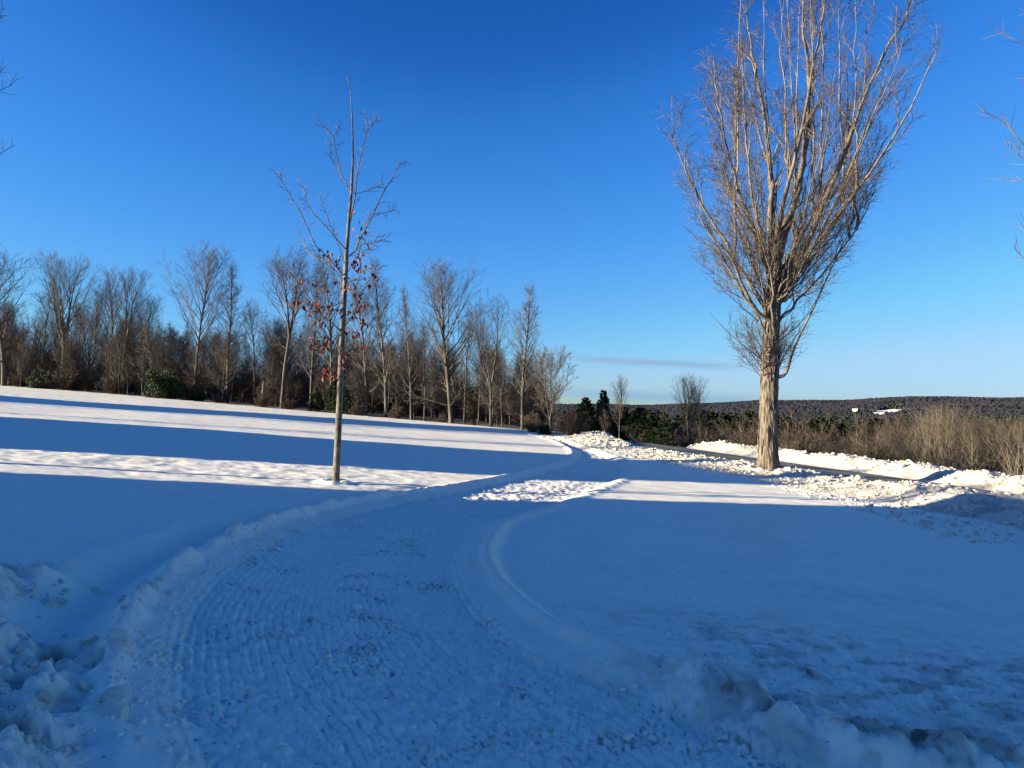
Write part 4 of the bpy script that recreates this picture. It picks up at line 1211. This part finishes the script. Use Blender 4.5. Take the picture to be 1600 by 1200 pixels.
# ------------------------------------------------------------------ blocks of ploughed snow
def chunk_mesh(name, seed, mat, cuts=4, sub=2):
    g = np.random.default_rng(seed)
    t = (1 + 5 ** .5) / 2
    V = np.array([(-1, t, 0), (1, t, 0), (-1, -t, 0), (1, -t, 0), (0, -1, t), (0, 1, t), (0, -1, -t), (0, 1, -t), (t, 0, -1), (t, 0, 1), (-t, 0, -1), (-t, 0, 1)])
    F = [(0, 11, 5), (0, 5, 1), (0, 1, 7), (0, 7, 10), (0, 10, 11), (1, 5, 9), (5, 11, 4), (11, 10, 2), (10, 7, 6), (7, 1, 8), (3, 9, 4), (3, 4, 2), (3, 2, 6), (3, 6, 8), (3, 8, 9), (4, 9, 5), (2, 4, 11), (6, 2, 10), (8, 6, 7), (9, 8, 1)]
    V = [tuple(v / np.linalg.norm(v)) for v in V]
    for _ in range(sub):
        mid = {}; F2 = []
        def mp_(a, b):
            k = (min(a, b), max(a, b))
            if k not in mid:
                v = np.array(V[a]) + np.array(V[b]); V.append(tuple(v / np.linalg.norm(v))); mid[k] = len(V) - 1
            return mid[k]
        for a, b, c in F:
            x, y_, z_ = mp_(a, b), mp_(b, c), mp_(c, a)
            F2 += [(a, x, z_), (b, y_, x), (c, z_, y_), (x, y_, z_)]
        F = F2
    V = np.array(V)
    for _ in range(cuts):                                   # broken faces
        n = g.normal(0, 1, 3); n /= np.linalg.norm(n); d = g.uniform(.40, .78)
        s = V @ n - d
        V = np.where((s > 0)[:, None], V - n * s[:, None] * .92, V)
    V = V * g.uniform(.6, 1.25, 3) * np.array([1, 1, .75])
    V += .05 * np.stack([vnoise(V[:, 0] * 3, V[:, 1] * 3 + V[:, 2] * 2, 101 + q) for q in range(3)], 1)
    me = mesh_from(name, V, np.array(F), mat, False)
    a = me.attributes.new('dirt_shade', 'FLOAT', 'POINT')
    a.data.foreach_set('value', np.clip(.01 + (.3 if seed % 4 == 0 else .05) * sstep(.25, .7, vnoise(V[:, 0] * 1.6 + seed, V[:, 1] * 1.6 + V[:, 2], 110)), 0, .3).astype(np.float32))
    return me
CH_BANK = [chunk_mesh('snow_chunk', 200 + k, M['bank'], 5, 1) for k in range(7)]
CH_SMALL = chunk_mesh('small_snow_chunk', 240, M['bank'], 2, 0)
CH_HEAP = [chunk_mesh('snow_chunk', 220 + k, M['heap'], 10, 2) for k in range(8)]
def scatter_chunks(xs, ys, ss, meshes, parent, sink=.3, g=None):
    h, _, _ = relief(xs, ys); zs = ground(xs, ys) + h
    for x, y, z, s in zip(xs, ys, zs, ss):
        o = bpy.data.objects.new('snow_chunk', meshes[int(g.integers(len(meshes)))])
        col.objects.link(o); o.parent = parent
        o.location = (x, y, z + s * (.45 - sink)); o.scale = (s * g.uniform(.8, 1.2), s * g.uniform(.8, 1.2), s * g.uniform(.75, 1.1))
        o.rotation_euler = (g.normal(0, .5), g.normal(0, .5), g.uniform(0, 6.28))
def joined_chunks(xs, ys, ss, mesh, parent, mat, g):
    h, _, _ = relief(xs, ys); zs = ground(xs, ys) + h
    v0 = np.empty(len(mesh.vertices) * 3, np.float32); mesh.vertices.foreach_get('co', v0); v0 = v0.reshape(-1, 3)
    f0 = np.empty(len(mesh.polygons) * 3, np.int32); mesh.loops.foreach_get('vertex_index', f0); f0 = f0.reshape(-1, 3)
    a = g.uniform(0, 6.28, len(xs)); ca, sa = np.cos(a), np.sin(a)
    S = ss[:, None, None] * g.uniform(.75, 1.25, (len(xs), 1, 3))
    P = v0[None] * S
    V = np.stack([P[..., 0] * ca[:, None] - P[..., 1] * sa[:, None] + xs[:, None], P[..., 0] * sa[:, None] + P[..., 1] * ca[:, None] + ys[:, None], P[..., 2] + (zs + ss * .15)[:, None]], -1)
    F = f0[None] + (np.arange(len(xs)) * len(v0))[:, None, None]
    me = mesh_from('small_snow_chunks', V.reshape(-1, 3), F.reshape(-1, 3), mat, True)
    at_ = me.attributes.new('dirt_shade', 'FLOAT', 'POINT'); at_.data.foreach_set('value', np.repeat(np.clip(g.normal(.03, .1, len(xs)), 0, .5), len(v0)).astype(np.float32))
    link('small_snow_chunks', me, parent, kind='stuff')
def road_point(y, d):
    return np.interp(y, ROAD_Y, ROAD_X) + d, y
g = np.random.default_rng(71)
for c, dlo, dhi, ylo, yhi in ((3, -6.8, -2.4, 13, 54), (4, 2.6, 5.4, 20, 60)):
    par = T[c]
    n = 150
    ys = g.uniform(ylo, min(yhi, 36), n); ds = g.uniform(dlo, dhi, n)
    xs = np.array([road_point(b_, d_)[0] for b_, d_ in zip(ys, ds)])
    if c == 3:
        k = np.hypot(xs - 8.92, ys - 26.9) > .75; xs, ys = xs[k], ys[k]
    scatter_chunks(xs, ys, (.03 + g.gamma(1.3, .022, len(xs))), CH_BANK, par, .3, g)
    n = 6000
    ys = g.uniform(ylo, yhi, n); ds = g.uniform(dlo, dhi, n)
    xs = np.array([road_point(b_, d_)[0] for b_, d_ in zip(ys, ds)])
    if c == 3:
        k = np.hypot(xs - 8.92, ys - 26.9) > .6; xs, ys = xs[k], ys[k]
    joined_chunks(xs, ys, g.gamma(1.1, .016, len(xs)) + .007, CH_SMALL, par, M['bank'], g)
# heap at the lower left
if 5 in T:
    n = 260
    ys = g.uniform(2.6, 7.6, n); xs = np.interp(ys, LE[:, 1], LE[:, 0]) - .1 - g.random(n) ** 1.2 * 3.0
    k = (ys > 3.0) | (xs > -4.5); xs, ys = xs[k], ys[k]
    s = g.gamma(1.6, .020, len(xs)) + .018
    scatter_chunks(xs, ys, np.clip(s, .02, .13), CH_HEAP, T[5], .5, g)
# crumbs along the drive edges and on the packed snow
n = 700
t_ = g.integers(0, len(LE), n); ys = g.uniform(2.8, 12, n)
ys = np.where(g.random(n) < .75, ys, g.uniform(4.2, 6, n))
xs = np.where(g.random(n) < .5, np.interp(ys, LE[:, 1], LE[:, 0]) + g.normal(.05, .2, n), g.uniform(-2, 1.2, n))
joined_chunks(xs, ys, g.gamma(2.0, .006, n) + .006, CH_SMALL, T[1], M['drive'], g)
# dark twigs and scraps of bark lying on the packed snow
def litter():
    G.seed(91); tb = Tubes()
    for k in range(330):
        y = 3.2 + 7 * G.random() ** 1.8; x = G.uniform(-2.8, 2.2)
        if k % 4 == 0: x = G.uniform(.5, 5.5); y = G.uniform(3.6, 6.4)
        a = G.uniform(0, 6.28); l = G.uniform(.006, .022) * (2.5 if k % 19 == 0 else 1)
        z = gz(x, y) + .008
        tb.add([(x, y, z), (x + l * .5 * math.cos(a), y + l * .5 * math.sin(a), z + .006), (x + l * math.cos(a + .3), y + l * math.sin(a + .3), z)], [.002, .003, .0015], 4)
    link('twig_litter', tb.mesh('twig_litter', [M['wood_bark']]), T[1], kind='stuff')
litter()

# ------------------------------------------------------------------ the farm buildings standing outside the picture on the left; they throw the long shadows
def flat_mat(name, c, rough=.7):
    m, nt, b = new_mat(name)
    n = noise_node(nt, 2.0, 4, 'Object', (1, 1, 6))
    r_ = ramp(nt, n.outputs['Fac'], [(.3, tuple(k * .85 for k in c)), (.7, c)])
    nt.links.new(r_.outputs[0], b.inputs['Base Color']); b.inputs['Roughness'].default_value = rough; return m
M['clapboard'] = flat_mat('clapboard', (.62, .60, .56)); M['barn'] = flat_mat('barn_board', (.22, .05, .035)); M['roofing'] = flat_mat('roofing', (.10, .10, .105))
M['trim'] = flat_mat('trim', (.7, .7, .68)); M['brick'] = flat_mat('brick', (.25, .11, .08))
m, nt, b = new_mat('window_glass'); b.inputs['Base Color'].default_value = (.03, .035, .04, 1); b.inputs['Roughness'].default_value = .08; M['glass'] = m
CA, SA = math.cos(R(SUN_AZ)), math.sin(R(SUN_AZ))
def box_mesh(name, x0, x1, y0, y1, z0, z1, mat):
    V = [(x, y, z) for z in (z0, z1) for y in (y0, y1) for x in (x0, x1)]
    return mesh_from(name, V, np.array([(0, 2, 3, 1), (4, 5, 7, 6), (0, 1, 5, 4), (2, 6, 7, 3), (0, 4, 6, 2), (1, 3, 7, 5)]), mat)
def building(name, label, s0, s1, w0, w1, eave, ridge, ridge_along, wall, chimneys=(), cat='house'):
    """local axes: x away from the sun, y across it; heights are above sea level zero of the lawn"""
    sm, wm = (s0 + s1) / 2, (w0 + w1) / 2
    X, Y = sm * CA - wm * SA, sm * SA + wm * CA
    gzz = min(float(ground(X + a, Y + b_)) for a in (-5, 5) for b_ in (-8, 8)) - .3
    root = thing(name, label, cat, (X, Y, gzz), R(SUN_AZ))
    a, b_, e, rd = (s1 - s0) / 2, (w1 - w0) / 2, eave - gzz, ridge - gzz
    if ridge_along == 'w':
        V = [(-a, -b_, 0), (a, -b_, 0), (a, b_, 0), (-a, b_, 0), (-a, -b_, e), (a, -b_, e), (a, b_, e), (-a, b_, e), (0, -b_, rd), (0, b_, rd)]
        F4 = [(0, 3, 7, 4), (1, 5, 6, 2), (0, 1, 5, 4), (2, 3, 7, 6)]; F3 = [(4, 5, 8), (6, 7, 9)]
        ov = .35; k = (rd - e) / a
        RV = []
        for sgn in (-1, 1):
            for (q, hz) in ((sgn * (a + ov), e - ov * k), (0, rd)):
                for yy in (-b_ - .0, b_ + .0): RV += [(q, yy, hz + .02), (q, yy, hz + .16)]
    else:
        V = [(-a, -b_, 0), (a, -b_, 0), (a, b_, 0), (-a, b_, 0), (-a, -b_, e), (a, -b_, e), (a, b_, e), (-a, b_, e), (-a, 0, rd), (a, 0, rd)]
        F4 = [(0, 1, 5, 4), (2, 3, 7, 6), (0, 3, 7, 4), (1, 2, 6, 5)]; F3 = [(4, 8, 7), (5, 6, 9)]
        ov = .3; k = (rd - e) / b_
        RV = []
        for sgn in (-1, 1):
            for (q, hz) in ((sgn * (b_ + ov), e - ov * k), (0, rd)):
                for xx in (-a - .3, a + .3): RV += [(xx, q, hz + .02), (xx, q, hz + .16)]
    link('wall', mesh_from('wall', V, [np.array(F4), np.array(F3)], wall), root)
    RF = []
    for o in (0, 8): RF += [(o, o + 2, o + 6, o + 4), (o + 1, o + 5, o + 7, o + 3), (o, o + 1, o + 3, o + 2), (o + 4, o + 6, o + 7, o + 5), (o, o + 4, o + 5, o + 1), (o + 2, o + 3, o + 7, o + 6)]
    rf = link('roof', mesh_from('roof', RV, np.array(RF), M['roofing']), root)
    for cw, top in chimneys:
        link('chimney', box_mesh('chimney', -.45, .45, cw - wm - .45, cw - wm + .45, rd - .8, top - gzz, M['brick']), rf)
    nwin = max(2, int((w1 - w0) / 3.2))
    fr = box_mesh('window', a, a + .06, -.55, .55, -.8, .8, M['trim']); pn = box_mesh('pane', a + .06, a + .075, -.46, .46, -.7, .7, M['glass'])
    for k_ in range(nwin):
        for zz in ([1.7, 4.3] if e > 5 else [1.7]):
            yy = -b_ + (k_ + .5) * 2 * b_ / nwin
            if k_ == nwin // 2 and zz < 2: continue
            o = link('window', fr, root, (0, yy, zz)); link('pane', pn, o)
    yy = -b_ + (nwin // 2 + .5) * 2 * b_ / nwin
    dr = link('door', box_mesh('door', a, a + .07, yy - .5, yy + .5, .3, 2.4, M['trim']), root)
    link('handle', box_mesh('handle', a + .07, a + .12, yy + .33, yy + .40, 1.25, 1.35, M['roofing']), dr)
    return root
TE = math.tan(R(SUN_EL))
def hs_(h, s): return h - (s + 25) * TE           # height at distance s that throws the same shadow edge as h at -25
building('farmhouse', 'long white clapboard farmhouse left of the viewer, outside the picture', -34, -25, -14, 16.1, hs_(5.9, -29.5), hs_(8.25, -29.5), 'w', M['clapboard'], [(2, hs_(9.4, -29.5))])
building('farmhouse', 'white clapboard house with two chimneys beyond the long one, outside the picture', -34, -26, 20.6, 29.0, hs_(5.8, -30), hs_(7.55, -30), 'w', M['clapboard'], [(22.8, hs_(8.9, -30)), (28.4, hs_(8.9, -30))])
building('barn', 'low gabled wing behind the white house, outside the picture', -33, -27, 25.5, 33.6, hs_(4.6, -27), hs_(7.3, -27), 's', M['clapboard'], cat='barn')
building('barn', 'red board barn uphill beyond the houses, outside the picture', -58, -48, 48.0, 57.0, hs_(6.0, -53), hs_(8.4, -53), 'w', M['barn'], cat='barn')

# small white-roofed house on the far hillside
def far_house():
    x, y = 1850 * math.sin(R(24.05)), 1850 * math.cos(R(24.05)); z = float(hill_z(np.array(x), np.array(y))) + 4
    root = thing('house', 'tiny pale house with a snow-covered roof far away on the hillside', 'house', (x, y, z), R(-30))
    link('wall', box_mesh('wall', -5, 5, -3, 3, -5, 3, M['clapboard']), root)
    V = [(-5.4, -3.4, 3), (5.4, -3.4, 3), (5.4, 3.4, 3), (-5.4, 3.4, 3), (-5.4, 0, 6), (5.4, 0, 6)]
    link('roof', mesh_from('roof', V, [np.array([(0, 1, 5, 4), (2, 3, 4, 5)]), np.array([(0, 4, 3), (1, 2, 5)])], M['snow']), root)
far_house()

# prototypes are no longer needed
for r_ in K.values(): remove_thing(r_)
